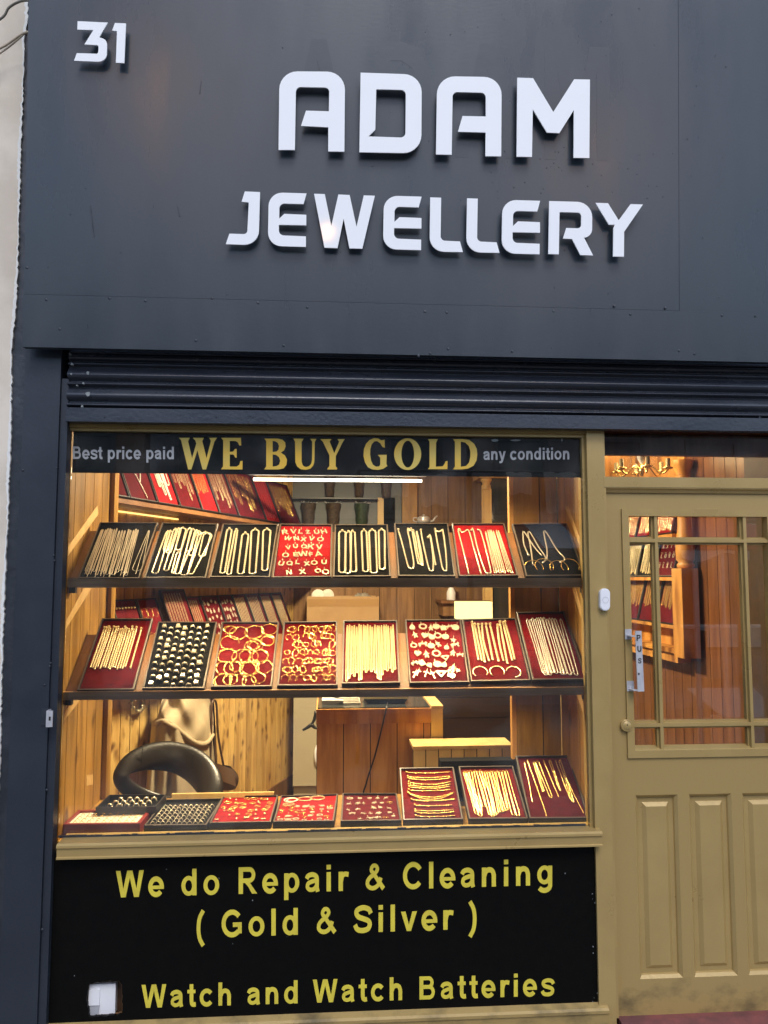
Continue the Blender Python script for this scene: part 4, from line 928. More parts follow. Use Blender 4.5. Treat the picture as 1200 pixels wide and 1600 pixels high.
sp = [U([(.04,.11),(.09,.35),(.15,.7),(.18,.84),(.22,.87),(.27,.84),(.28,.7),(.25,.35),(.225,.12),(.245,.07),(.27,.13)]),
      U([(.29,.09),(.31,.12),(.33,.4),(.36,.74),(.40,.78),(.43,.76),(.41,.4),(.39,.14)]), U([(.33,.13),(.36,.3),(.38,.6),(.42,.79),(.455,.76),(.43,.4),(.40,.13)]),
      U([(.48,.12),(.49,.3),(.52,.6),(.555,.86),(.59,.91),(.635,.87),(.66,.6),(.655,.3),(.645,.20)]),
      U([(.60,.27),(.64,.22),(.66,.26),(.67,.5),(.69,.8)]), U([(.76,.11),(.80,.14),(.84,.14),(.88,.12),(.91,.09)]),
      U([(.76,.10),(.77,.3),(.79,.6),(.81,.85),(.85,.91),(.885,.87),(.91,.6),(.915,.3),(.91,.10)])]
chains(T1[5], 'uneven curb chain tray, upper shelf', 'gold curb chain', sp, .0040, 'curb', 'cream_gold', group='curb chains in the uneven tray')
sp = [U([(.09,.10),(.08,.14),(.12,.5),(.16,.97)]), U([(.11,.11),(.16,.16),(.22,.13),(.29,.13),(.33,.5),(.38,.97)]), U([(.34,.12),(.38,.10),(.40,.5),(.46,.92),(.52,.95),(.56,.93),(.55,.5),(.52,.14),(.46,.10)])]
chains(T1[6], 'red rope chain tray, upper shelf', 'gold rope chain', sp, .0036, 'bead', 'cream_gold', group='rope chains in the upper red tray')
sp = [hairpin(a-.008, a+.008, .13+random.uniform(-.02,.02), .96-.02*(k%2), b, .03) for k, (a, b) in enumerate(((.62,.64),(.67,.69),(.71,.73),(.74,.77),(.78,.81),(.84,.88),(.88,.94)))]
chains(T1[6], 'red rope chain tray, upper shelf', 'bright herringbone chain', sp, .0023, 'snake', 'cream_gold', group='herringbone chains in the upper red tray')
sp = [U([(.13,.62),(.10,.40),(.13,.2),(.15,.12),(.18,.16),(.28,.45),(.37,.62)]), U([(.16,.80),(.21,.45),(.23,.18),(.25,.12),(.29,.18),(.36,.45),(.43,.64),(.40,.72),(.34,.76)]), U([(.44,.70),(.50,.5),(.53,.2),(.55,.11),(.60,.2),(.68,.5),(.77,.66),(.75,.72),(.66,.75)])]
chains(T1[7], 'bangle tray, upper shelf right end', 'flat omega chain', sp, .0034, 'snake', 'silver_jewel', group='omega chains in the upper right tray')
for k, (u, v, key) in enumerate(((.17,.84,'b30'),(.36,.82,'b30'),(.62,.85,'b30'),(.83,.83,'b30'))): place(T1[7], 'bangle', LB[key], u, v, .0006+.002*(k%2), f'{ordn(k)} gold bangle from the left, black tray at upper shelf right end', 'bangle', 'bangles in the upper right tray', sc=1.22, tiltx=.25)
# ---- lower shelf contents
def strip(u0, u1, v0, v1, bend=.0): return catmull([(u0,v0),((u0+u1)/2+bend,(v0+v1)/2),(u1,v1)], 8)
sp = [strip(u, u-.02+.02*u, .14+random.uniform(-.03,.02), .72+random.uniform(-.02,.02), random.uniform(-.006,.006)) for u in (.085,.13,.175,.215,.275,.325,.365,.425,.465,.505,.55,.605,.655,.70,.745,.85)]
chains(T2[0], 'red bracelet tray, lower shelf left end', 'straight gold bracelet', sp, .0039, 'curb', 'gold_pale', 'bracelet', 'bracelet', 'bracelets in the lower left tray')
for i in range(7):
    for j in range(10):
        u = .10+.128*i+random.uniform(-.008,.008); v = .055+.098*j+(.03 if i%2 else 0)+random.uniform(-.008,.008)
        if v > .965: continue
        place(T2[1], 'ring', LB['ring'+str(random.choice((0,0,1,2)))], u, v, .001, f'chunky gold ring, {ordn(i)} column from left, {ordn(j)} down, black ring tray', 'ring', 'chunky rings in the black tray', rot=random.uniform(-.2,.2), sc=random.uniform(.95,1.25))
bl3 = [(.12,.10,'b17'),(.15,.11,'b17'),(.30,.17,'b30'),(.58,.14,'b30'),(.60,.15,'b30'),(.86,.11,'b26'),(.17,.32,'b30'),(.57,.38,'b22'),(.62,.36,'b22'),(.66,.37,'b22'),(.87,.29,'b22'),(.85,.31,'b22'),(.16,.53,'b30'),(.17,.54,'b30'),(.42,.55,'b30'),(.55,.54,'b30'),(.73,.56,'b30'),(.76,.55,'b26'),(.15,.72,'b26'),(.29,.72,'b26'),(.36,.71,'b22'),(.57,.74,'b26'),(.61,.73,'b26'),(.86,.72,'b26'),(.15,.92,'b26'),(.17,.91,'b26'),(.29,.91,'b22'),(.42,.92,'b26'),(.62,.93,'b22'),(.78,.89,'b22')]
for k, (u, v, key) in enumerate(bl3): place(T2[2], 'bangle', LB[key], u, v, .0004+.0022*(k%3), f'{ordn(k)} gold bangle counted row by row, red bangle tray', 'bangle', 'bangles in the red tray', sc=1.22 if key != 'b17' else 1.3, tiltx=random.uniform(-.04,.12), rot=random.random()*6)
hoops = []
for j, us in enumerate(([.12,.16,.34,.44,.55,.60,.72,.82,.86,.93],[.10,.24,.43,.52,.57,.76,.82,.93],[.24,.29,.43,.60,.66,.93],[.09,.25,.37,.41,.52,.64,.80,.85,.92],[.08,.18,.32,.45,.50,.65,.68,.82,.87],[.10,.14,.26,.40,.62,.66,.82,.93],[.10,.24,.37,.48,.60,.73,.84,.92])):
    for u in us: hoops.append((j, u, .10+.132*j+random.uniform(-.012,.012)))
cnt = {}
for j, u, v in hoops:
    k = cnt[j] = cnt.get(j, -1)+1
    place(T2[3], 'hoop_earring', LB[random.choice(('h11','h11','h9','h10e'))], u, v, .0004+.0016*(k%2), f'gold hoop earring, {ordn(j)} row, {ordn(k)} from left, red hoop tray', 'earring', 'hoop earrings in the red tray', rot=random.uniform(-.7,.7), sc=random.uniform(1.2,1.6), tiltx=random.uniform(-.1,.5))
sp = []
for k in range(21):
    u = .06+.044*k+random.uniform(-.006,.006); v1 = [.97,.93,.86,.9,.84,.96,.95,.80,.84,.80,.83,.80,.85,.94,.96,.88,.80,.82,.78,.84,.80,.87,.75,.83,.84][k]
    sp.append((u-.009, u+.009, .08+random.uniform(-.03,.02), v1, u+random.uniform(-.012,.012), .03, .006))
chains(T2[4], 'dazzling chain tray, mid lower shelf', 'bright gold chain', sp, .0026, 'curb', 'gold_pale', group='chains in the packed middle tray')
kinds = ['drop','openmedal','figure','medal','square','animal','medal','figure','heart','drop','openmedal','medal','openmedal','animal','medal','figure','drop','star','animal','heart','figure','openmedal','shield','figure','animal','animal','square','heart','medal','drop','cross','cross','cross','shield','cross','cross','medal','star','figure']
pos = [(.10,.10),(.30,.09),(.45,.12),(.55,.09),(.68,.12),(.80,.10),(.91,.11),(.14,.24),(.32,.25),(.44,.27),(.56,.25),(.70,.27),(.10,.41),(.27,.40),(.42,.42),(.55,.40),(.70,.45),(.84,.33),(.86,.42),(.16,.55),(.32,.57),(.50,.55),(.66,.62),(.80,.55),(.93,.58),(.09,.70),(.22,.70),(.36,.74),(.50,.72),(.62,.73),(.08,.87),(.14,.84),(.28,.86),(.55,.87),(.40,.88),(.68,.86),(.74,.90),(.85,.82),(.76,.80)]
for k, (kd, (u, v)) in enumerate(zip(kinds, pos)): place(T2[5], 'pendant', LB[kd], u, v, .0005, f'{ordn(k)} gold pendant counted row by row, red pendant tray', 'pendant', 'pendants in the red tray', rot=random.uniform(-.5,.5), sc=random.uniform(1.4,1.9))
sp = [strip(a, b, v0, v1, bd) for a, b, v0, v1, bd in ((.155,.17,.04,.68,0),(.20,.23,.07,.69,0),(.265,.28,.08,.72,0),(.34,.36,.08,.70,-.03),(.42,.43,.08,.68,0),(.50,.53,.08,.71,0),(.64,.62,.10,.70,-.02),(.70,.68,.04,.75,0),(.76,.78,.06,.70,0),(.80,.83,.04,.68,.01))]
chains(T2[6], 'red cuff tray, lower shelf', 'straight gold bracelet', sp, .0048, 'band', 'gold_pale', 'bracelet', 'bracelet', 'bracelets in the cuff tray')
for k, (u, v) in enumerate(((.17,.86),(.47,.86),(.76,.87))):
    pts = [(u+.13*math.cos(a), v-.085*math.sin(a)) for a in (np.linspace(-.55, math.pi+.75, 18) if k < 2 else np.linspace(-1.4, 2.9, 18))]
    mb = chain_mesh(T2[6], pts, .0028, 'snake')
    for q in (pts[0], pts[-1]): mb.lathe([(.001,-.002),(.0034,0),(.001,.002)], T(T2[6], *q, .003), ND, 7)
    put(T2[6], 'cuff', mb, 'gold_pale', f'{ordn(k)} open gold cuff from the left, foot of red bracelet tray', 'cuff', 'cuffs in the lower red tray')
sp = []
for k, (a, b) in enumerate(((.17,.24),(.24,.27),(.29,.30),(.33,.35),(.38,.40),(.42,.43),(.47,.48),(.54,.55),(.60,.60),(.66,.65),(.72,.74),(.78,.80),(.90,.86))):
    sp.append((a-.022, a+.022, .09+random.uniform(-.02,.02), .95-random.random()*.05, b, .07, .012))
chains(T2[7], 'red tray of pale chains, lower shelf right end', 'long pale chain', sp, .0023, 'fine', 'silver_jewel', group='pale chains in the lower right tray')
# ---- trays on the window bed
NZ = V(0,0,1); PB = V(0,0,ZBED)
def tilted(a): a = math.radians(a); return V(0,-math.sin(a),math.cos(a))
M['velvet_box'] = mat('dark_red_box', (.20,.018,.014), .45, bump=.1, bscale=200)
B1 = make_tray('ring_box', 'small dark red box of thin rings on a white pad', [(96,1288),(218.6,1286.5),(239.6,1262),(121.5,1265.5)], PB, NZ, .042, 'pad_white', frame='velvet_box', edge='velvet_box', rim=.014, dep=.2, cat='ring box')
p0 = V(0,.27,ZBED+.035)
B2 = make_tray('earring_box', 'shallow black box of chunky earrings behind the red ring box', [(149.5,1261.5),(244,1260),(260,1241),(170.5,1241.5)], p0, NZ, .03, 'velvet_black', edge='tray_black', cat='tray', dep=.7)
def bedtray(label, c, a, h, lining, **kw):
    n = tilted(a); front_z = P(c[0][0], c[0][1], .075)
    return make_tray('display_tray', label, c, front_z-n*h, n, h, lining, group=G3, **kw)
B3 = bedtray('black tray of thin rings in slanted rows on the window bed', [(225,1289),(323,1288),(348.6,1247),(258,1249)], 0, .024, 'velvet_black', dep=.4)
B4 = bedtray('scarlet tray of scattered small earrings on the window bed', [(327,1285),(423,1283.5),(435,1242),(348.6,1243)], 0, .030, 'velvet_bright', dep=.25)
B5 = bedtray('scarlet tray of pearl bracelets and gold bits on the window bed', [(426.5,1283),(522,1282),(528,1240),(438.7,1243)], 0, .030, 'velvet_bright', dep=.25)
B6 = bedtray('dark red tray of small pendants on the window bed', [(532,1282),(627.6,1281),(620,1239),(535,1239)], 0, .030, 'velvet_dark', dep=.3)
B7 = bedtray('tilted red tray of curved horizontal bracelets on the window bed', [(630,1281),(724,1279.5),(708.7,1198),(624,1199.4)], 20, .026, 'velvet_red', dep=.4)
B8 = bedtray('tilted red tray of tangled yellow gold chains on the window bed', [(732.7,1279),(825.4,1278.5),(801.5,1196),(716,1197)], 20, .026, 'velvet_red', dep=.4)
B9 = bedtray('tilted maroon tray of sparse chains at the window bed right end', [(827.5,1278.5),(921,1277.8),(890,1179.5),(805.6,1180.5)], 28, .026, 'velvet_dark', dep=.4)
stand = thing('shadow_block', (.45,.33,ZBED), 'black block standing in for the dark shadow behind the tilted red trays', 'shadow block')
mb = MB(); mb.box(P(688,1200,.44).x, P(806,1200,.44).x, .43, .50, ZBED+.0005, P(740,1188,.44).z); mb.build('block', M['velvet_black'], stand)  # solid black block stands in for the dark shadow behind the trays
for i in range(9):
    for j in range(4):
        place(B1, 'ring', LB['thinring_gold'], .08+.105*i+random.uniform(-.01,.01), .28+.19*j+random.uniform(-.02,.02), .0, f'thin gold ring, {ordn(j)} row, {ordn(i)} from left, white pad of red box', 'ring', 'rings in the small red box', rot=.5+random.uniform(-.3,.3), sc=.85)
for i in range(5):
    for j in range(3):
        place(B2, 'earring', LB['ring'+str(random.choice((0,2)))], .2+.15*i+.04*(2-j)-.03, .2+.27*j, .002, f'chunky gold earring, {ordn(i)} column, {ordn(j)} down, shallow black box', 'earring', 'earrings in the shallow black box', rot=random.uniform(-.4,.4), sc=1.35)
for i in range(10):
    for j in range(7):
        place(B3, 'ring', LB['thinring'], .07+.092*i+random.uniform(-.008,.008), .27+.108*j+random.uniform(-.008,.008), .0, f'thin gold ring, {ordn(j)} row, {ordn(i)} from left, black slanted ring tray', 'ring', 'thin rings in the black bed tray', rot=.45+random.uniform(-.25,.25), sc=1.15)
kk = 0
for j in range(6):
    for i in range(6):
        if random.random() < .2: continue
        u = .1+.155*i+random.uniform(-.04,.04); v = .1+.155*j+random.uniform(-.035,.035)
        place(B4, 'earring', LB[random.choice(('dropear','stud','h7','h9','h10e'))], u, v, .0004, f'{ordn(kk)} small gold earring counted row by row, scarlet earring tray', 'earring', 'earrings in the scarlet tray', rot=random.random()*6, sc=random.uniform(1.2,1.8)); kk += 1
for k, (u, v, a, b) in enumerate(((.17,.13,.12,.085),(.20,.15,.10,.07),(.43,.13,.13,.075),(.66,.12,.13,.08),(.16,.36,.10,.05))):
    pts = [(u+a*math.cos(x), v+b*math.sin(x), .001*k) for x in np.linspace(0, 6.28, 30)]
    put(B5, 'bracelet', chain_mesh(B5, pts, .0022, 'bead'), 'pearl' if k < 2 else 'gold_pale', f'{ordn(k)} looped {"pearl" if k < 2 else "gold"} bracelet, scarlet pearl tray', 'bracelet', 'bracelets in the scarlet pearl tray')
kk = 0
for j in range(5):
    for i in range(7):
        u = .08+.135*i+random.uniform(-.03,.03); v = .42+.125*j+random.uniform(-.03,.03)
        if v > .97: continue
        place(B5, 'earring', LB[random.choice(('medal','stud','h9','h7','openmedal','dropear'))], u, v, .0004, f'{ordn(kk)} small gold piece counted row by row, scarlet pearl tray', 'earring', 'small pieces in the scarlet pearl tray', rot=random.random()*6, sc=random.uniform(.9,1.3)); kk += 1
for k, ((u, v), kd) in enumerate(zip([(.12,.14),(.31,.13),(.50,.14),(.65,.13),(.80,.13),(.1,.36),(.27,.34),(.38,.34),(.58,.32),(.72,.33),(.87,.30),(.10,.58),(.27,.57),(.56,.52),(.68,.50),(.85,.54),(.17,.72),(.37,.72),(.50,.72),(.64,.72),(.84,.70),(.30,.90),(.47,.89),(.55,.88),(.63,.88),(.76,.86),(.90,.82)], ['openmedal','medal','heart','drop','cross','star','figure','cross','figure','heart','h11','cross','animal','figure','drop','cross','animal','animal','star','square','heart','star','cross','animal','animal','h11','drop'])):
    place(B6, 'pendant', LB[kd], u, v, .0004, f'{ordn(k)} small gold pendant counted row by row, dark red bed tray', 'pendant', 'pendants in the dark red bed tray', rot=random.uniform(-.6,.6), sc=random.uniform(1.0,1.4))
sp = []
for k, (v, sag, a, b, w_) in enumerate(((.06,.02,.10,.95,0),(.15,.03,.12,.93,0),(.19,.035,.12,.95,0),(.27,.05,.13,.93,0),(.32,.05,.12,.92,0),(.37,.03,.13,.9,0),(.43,.02,.12,.9,0),(.49,.09,.10,.95,0),(.51,.11,.12,.93,0),(.62,.03,.15,.95,0),(.73,.015,.2,.88,0),(.82,.02,.2,.9,0),(.86,.025,.2,.9,0),(.93,.015,.2,.9,0))):
    sp.append(catmull([(a,v),(a+(b-a)*.25,v+sag*.75),((a+b)/2,v+sag),(b-(b-a)*.25,v+sag*.75),(b,v)], 8))
chains(B7, 'tilted bracelet tray on the window bed', 'curved gold bracelet', sp, .0034, 'curb', 'gold_jewel', 'bracelet', 'bracelet', 'bracelets in the tilted tray', frm='from the top')
sp = []
for k, (a, b, v1) in enumerate(((.07,.14,.93),(.10,.2,.97),(.13,.22,.9),(.19,.16,.82),(.24,.22,.88),(.28,.3,.8),(.33,.38,.95),(.38,.42,.9),(.43,.42,.98),(.48,.46,.96),(.52,.5,.93),(.58,.6,.9),(.63,.64,.88),(.70,.70,.86),(.76,.74,.84),(.82,.80,.95),(.88,.88,.97))):
    sp.append((a-.02, a+.02, .07+random.uniform(-.02,.02), v1-.02, b, .06, .02))
chains(B8, 'tilted tangled tray on the window bed', 'yellow gold chain', sp, .0025, 'curb', 'gold_jewel', group='chains in the tilted tangled tray')
sp = [strip(.12,.10,.09,.75,.01), strip(.19,.30,.05,.97,.0), (.29,.33,.08,.58,.35,.03), (.34,.40,.07,.68,.46,.05), strip(.50,.60,.06,.66,.0), (.60,.64,.06,.57,.66,.02), strip(.73,.80,.07,.72,0), (.79,.83,.06,.76,.84,.03), strip(.83,.97,.05,.93,-.035)]
chains(B9, 'maroon tray at the bed right end', 'sparse gold chain', sp, .0023, 'curb', 'gold_jewel', group='chains in the maroon bed tray')
wb = MB(); q0, q1 = P(259,1249,.30), P(421,1247,.30); zt_ = P(340,1240,.30).z
wb.hexa([V(q0.x,.42,ZBED+.0005),V(q1.x,.42,ZBED+.0005),V(q1.x,.435,ZBED+.0005),V(q0.x,.435,ZBED+.0005),V(q0.x,.42,P(340,1239.5,.42).z),V(q1.x+.01,.42,P(340,1239.5,.42).z),V(q1.x+.01,.435,P(340,1239.5,.42).z),V(q0.x,.435,P(340,1239.5,.42).z)])
tag(wb.build('wooden_strip', M['pine_pale']), 'pale wooden strip standing behind the flat trays on the window bed', 'wood strip')
# display lighting: warm LED strips under the banner and under each shelf
M['led'] = emit('warm_led', (1,.70,.36), 14)
def led(name, label, y, z_, power, tilt=0.0):
    o = thing(name, ((XPL+XPR)/2, y, z_), label, 'led strip')
    MB().box(XPL+.03, XPR-.03, y-.006, y+.006, z_, z_+.006).build('housing', M['plastic_grey'], o)
    l = bpy.data.lights.new('warm_strip_light', 'AREA'); l.shape = 'RECTANGLE'; l.size = XPR-XPL-.35; l.spread = math.radians(105); l.size_y = .012; l.energy = power; l.color = (1,.72,.37)
    lo = bpy.data.objects.new('warm_strip_light', l); C.objects.link(lo); lo.parent = o; lo.location = (0,0,-.003); lo.rotation_euler = (tilt,0,0)
led('led_strip', 'warm led strip behind the banner at the window top', .075, bz0+.02, 6.0, tilt=math.radians(28))
led('led_strip', 'warm led strip under the upper shelf edge', .078, zs1-.002, 6.5, tilt=math.radians(25))
led('led_strip', 'warm led strip under the lower shelf edge', .078, zs2-.002, 4.0, tilt=math.radians(25))
# ================================================================== the room behind
ZF, ZC = .12, 2.78
B_ = P(457,1090,3.30); B_.z = 0
dW = V(math.sin(math.radians(20)), math.cos(math.radians(20)), 0); nW = V(dW.y, -dW.x, 0); LW = (B_.y-.62)/dW.y; A_ = B_-dW*LW
YB = B_.y+.02; XW = 1.9
fl = MB(); fl.box(-1.9, XW+.1, .10, YB+.1, ZF-.05, ZF); tag(fl.build('floor', M['tile']), kind='structure')
ce = MB(); ce.box(-1.9, XW+.1, .23, YB+.1, ZC, ZC+.05); tag(ce.build('ceiling', M['ceil']), kind='structure')
def wallboards(p0, d, n, L, z0, z1, wdt, mb):
    s_ = 0
    while s_ < L-1e-4:
        a, b = p0+d*(s_+.003), p0+d*(min(s_+wdt, L)-.003)
        q = [V(a.x,a.y,z0), V(b.x,b.y,z0), V(b.x,b.y,z1), V(a.x,a.y,z1)]; mb.quadbox(q, -n*.015); s_ += wdt
    a, b = p0-n*.004, p0+d*L-n*.004
    mb.quadbox([V(a.x,a.y,z0+.002),V(b.x,b.y,z0+.002),V(b.x,b.y,z1-.002),V(a.x,a.y,z1-.002)], -n*.014, 1)
lw = thing('pine_wall', tuple((A_+B_)/2+V(0,0,ZF)), 'knotty pine board wall on the left of the shop interior', 'wall')
mb = MB(); wallboards(A_, dW, nW, LW, ZF+.10, ZC, .085, mb); mb.build('boards', [M['pine'], M['gap']], lw)
mb = MB(); mb.quadbox([V(A_.x,A_.y,ZF),V(B_.x,B_.y,ZF),V(B_.x,B_.y,ZF+.13),V(A_.x,A_.y,ZF+.13)], nW*.014); mb.build('skirting', M['brownwall'], lw)
mb = MB(); mb.box(A_.x-.02, XPL+.02, .602, .63, ZF, ZC); mb.build('corner_post', M['ply'], lw)
bw = thing('back_wall', (.9, YB, ZF), 'dark brown board wall across the back of the shop', 'wall')
mb = MB(); boards_y(mb, YB, B_.x-.01, XW, ZF, ZC, .14); mb.build('boards', [M['brownwall'], M['gap']], bw)
rw = thing('lobby_wall', (XW, 1, ZF), 'reddish brown board wall seen through the shop door', 'wall')
mb = MB(); boards_x(mb, XW, -1, .135, YB, ZF, ZC, .105); mb.build('boards', [M['redboards'], M['gap']], rw)
mb = MB(); mb.box(XW-.05, XW-.004, .16, .40, ZF, ZC); mb.build('post', M['darkboards'], rw)
mb = MB(); mb.box(leanx(949,.1), XW, .14, .165, P(1080,713,.15).z, ZC); tag(mb.build('door_lintel', M['redboards']), 'horizontal red brown board across the top of the fanlight opening', 'lintel')

# ---- trays along the left wall: shelves with trays leaning back on the boards
BETA = math.radians(68); vT = V(0,0,1)*math.sin(BETA)-nW*math.cos(BETA); nT = dW.cross(vT).normalized()
OFF = .15
def wp(px, py, off=OFF): return PP(px, py, A_+nW*off, nW)
def wall_shelf(label, z_, s0, s1, dpt=.17, th=.022, mt='deck'):
    o = thing('wall_shelf', tuple(A_+dW*(s0+s1)/2+nW*.08+V(0,0,z_-th)), label, 'shelf')
    mb = MB(); a, b = A_+dW*s0, A_+dW*s1
    mb.quadbox([V(a.x,a.y,z_-th),V(b.x,b.y,z_-th),V(b.x,b.y,z_),V(a.x,a.y,z_)], nW*dpt); mb.build('board', M[mt], o); return o
zsh1 = sum(wp(a, b).z for a, b in ((200,781),(244,789),(279,792.5),(341,800.5)))/4
def sofpx(px, py=800): q = wp(px, py); return (q-A_-nW*OFF).dot(dW)
SV = sofpx(160)
wall_shelf('upper shelf of leaning red trays on the pine wall', zsh1-.006, SV-.15, LW-.02)
def leaning(label, s0, s1, z_, L, lining, group, off=OFF, name='display_tray', h=.016, edge='tray_black'):
    a = A_+dW*(s0+.003)+nW*off; b = A_+dW*(s1-.003)+nW*off; a = V(a.x,a.y,z_); b = V(b.x,b.y,z_)
    c = [a, b, b+vT*L, a+vT*L]
    # keep face normal towards the room
    return make_tray(name, label, [p+nT*h for p in c], a, nT, h, lining, group=group, edge=edge, dep=.5)
W1 = 'trays leaning on the upper wall shelf'
bs = [sofpx(160,776)]+[sofpx(a, b) for a, b in ((200,781),(244,789),(279,792.5),(314,795),(341,800.5),(371.5,804),(414.6,810.6),(437.5,813),(470,816.5))]
spec1 = [('velvet_dark','pearl'),('velvet_dark','bead'),('velvet_bright','gold'),('velvet_dark','gold'),('velvet_bright','redc'),('velvet_dark','gold'),('velvet_dark','gold'),('velvet_bright','redc'),('velvet_dark','gold'),('velvet_black','gold')]
names1 = ['maroon tray with a pearl strand','maroon tray with one long bead necklace','scarlet tray of pearl chains','maroon tray of short tassel chains','plain scarlet tray of fine chains','maroon tray of fanned pale chains','dark maroon tray of dark chains','vivid scarlet tray of red bead strands','purple red tray of gold drops','black tray of slim gold chains']
M['redbead'] = mat('red_beads', (.45,.03,.03), .3)
random.seed(31)
wt1 = []
for k in range(len(bs)-1):
    if bs[k+1]-bs[k] < .05: continue
    t = leaning(names1[k]+' on the upper wall shelf', bs[k], bs[k+1], zsh1, .35, spec1[k][0], W1)
    wt1.append(t); kd = spec1[k][1]; ds = names1[k]+', wall shelf'
    ds = {0:'pearl strand tray',1:'bead necklace tray',2:'scarlet pearl chain tray',3:'tassel chain tray',4:'plain scarlet tray',5:'fanned chain tray',6:'dark maroon tray',7:'vivid scarlet tray',8:'purple red tray',9:'slim black tray'}[k]+' on the upper wall shelf'
    if k == 0: sp = [catmull([(.35,.1),(.30,.5),(.38,.74),(.55,.78),(.70,.72),(.72,.4),(.68,.1)],6)]; st_, mt_, r_ = 'bead', 'pearl', .006
    elif k == 1: sp = [catmull([(.2,.1),(.35,.4),(.52,.66),(.60,.82),(.66,.97)],6), catmull([(.78,.1),(.74,.45),(.58,.70)],6)]; st_, mt_, r_ = 'bead', 'pearl', .0032
    elif k == 2: sp = [(.2,.3,.1,.72,.32,.07),(.33,.42,.1,.85,.48,.08),(.45,.6,.08,.62),(.55,.62,.2,.93,.66,.06),(.7,.85,.1,.66)]; st_, mt_, r_ = 'bead', 'pearl', .0034
    elif kd == 'redc': sp = [(.12+.16*i-.03,.12+.16*i+.03,.06,.66+.25*(k==7)+random.uniform(-.05,.05)) for i in range(5)]; st_, mt_, r_ = 'curb', ('gold_jewel' if k == 4 else 'redbead'), .0016
    else:
        n = 6; sp = [(.12+.14*i-.03,.12+.14*i+.03,.06+random.uniform(0,.05),.62+random.uniform(-.1,.25),.14+.14*i+random.uniform(-.02,.05)) for i in range(n)]; st_, mt_, r_ = 'curb', ('gold_pale' if k in (3,5) else 'gold_jewel'), .0014
    chains(t, ds, 'chain', sp, r_, st_, mt_, group='chains in the '+ds)
# middle shelf: trays whose tops show just over the window trays
zsh2 = zsh1-.40
wall_shelf('middle shelf of the pine wall with red trays', zsh2-.006, SV-.15, LW-.02)
W2 = 'trays leaning on the middle wall shelf'
bs2 = [SV+.23*k for k in range(9)]
top_z = P(205,803,.9).z
for k in range(8):
    t = leaning(['small','taller','plain','dark edged','farther','sixth','seventh','last'][k]+' maroon tray on the middle wall shelf', bs2[k], bs2[k+1], zsh2, .29-.02*(k%2), 'velvet_dark', W2)
    sp = [catmull([(.1,.10+.09*i),(.5,.17+.09*i),(.9,.10+.09*i)],8) for i in range(4)]
    chains(t, f'{ordn(k)} tray of the middle wall shelf', 'draped gold bracelet', sp, .0026, 'curb', 'gold_jewel', 'bracelet', 'bracelet', frm='from the top')
# lower shelf
zt3 = wp(203.5,946).z; L3 = .34
zsh3 = zt3-L3*math.sin(BETA)+.02
wall_shelf('lower shelf of the pine wall with leaning trays of gold', zsh3-.006, SV-.15, LW-.02)
mb = MB(); s_o = thing('led_strip', tuple(A_+dW*(SV+.4)+nW*.02+V(0,0,zsh1-.05)), 'gold glowing led strip on the pine wall under the upper shelf', 'led strip')
a, b = A_+dW*(SV-.05)+nW*.004, A_+dW*(SV+.9)+nW*.004
mb.quadbox([V(a.x,a.y,zsh1-.05),V(b.x,b.y,zsh1-.05),V(b.x,b.y,zsh1-.042),V(a.x,a.y,zsh1-.042)], nW*.006); mb.build('strip', emit('led_tape', (1,.62,.18), 1.6), s_o)
W3 = 'trays leaning on the lower wall shelf'
bs3 = [sofpx(162,950)]+[sofpx(a, 940) for a in (203.5,242,273,310,338,365,387,407,427.5,445,461)]
nm3 = ['maroon tray of three draped bracelets','maroon tray of small silver earrings','maroon tray of large thin hoops','tall dark framed tray of gold chains','rosy red tray of fine chains','dark tray of dangling pendants','darker tray of clustered pendants','first dense tray of straight gold chains','second dense tray of straight gold chains','dense gold chain tray with a scarlet foot','last narrow tray of gold chains']
for k in range(11):
    t = leaning(nm3[k]+' on the lower wall shelf', bs3[k], bs3[k+1], zsh3+(.045 if k == 3 else 0), L3, ['velvet_dark','velvet_dark','velvet_red','velvet_dark','velvet_red','velvet_dark','velvet_dark','velvet_dark','velvet_dark','velvet_red','velvet_dark'][k], W3, off=OFF+(.02 if k == 3 else 0))
    ds = nm3[k]
    if k == 0: chains(t, ds, 'bracelet', [catmull([(.1,.12+.14*i),(.5,.16+.13*i),(.95,.03+.13*i)],8) for i in range(4)], .0028, 'curb', 'gold_pale', 'bracelet', 'bracelet', frm='from the top')
    elif k == 1:
        for j in range(3):
            for i in range(7): place(t, 'earring', LB['stud'], .1+.13*i, .12+.2*j, .001, f'{ordn(i)} earring in {ordn(j)} row, maroon tray of small silver earrings', 'earring', 'small earrings on the lower wall shelf', sc=2.2)
    elif k == 2:
        for j in range(2):
            for i in range(3): place(t, 'hoop_earring', LB['b30'], .22+.28*i, .22+.42*j, .001, f'{ordn(i)} large thin hoop, {"upper" if j == 0 else "lower"} row, lower wall shelf', 'earring', 'large hoops on the lower wall shelf', sc=.9)
    elif k in (5,6):
        for j in range(6):
            for i in range(4): place(t, 'pendant', LB[random.choice(('drop','medal','heart','figure'))], .16+.22*i+random.uniform(-.05,.05), .12+.15*j+random.uniform(-.03,.03), .001, f'{ordn(i)} pendant in {ordn(j)} row, {ds}', 'pendant', f'pendants in the {"darker" if k == 6 else "dark"} wall tray', sc=1.25, rot=random.uniform(-.5,.5))
    else:
        n = 7; r_ = .0015 if k >= 7 else .0011
        chains(t, ds, 'straight gold chain', [(.1+.115*i-.018,.1+.115*i+.018,.05,.93-.1*random.random() if k != 9 else .72) for i in range(n)], r_, 'curb', 'gold_pale', group='chains in the '+ds)

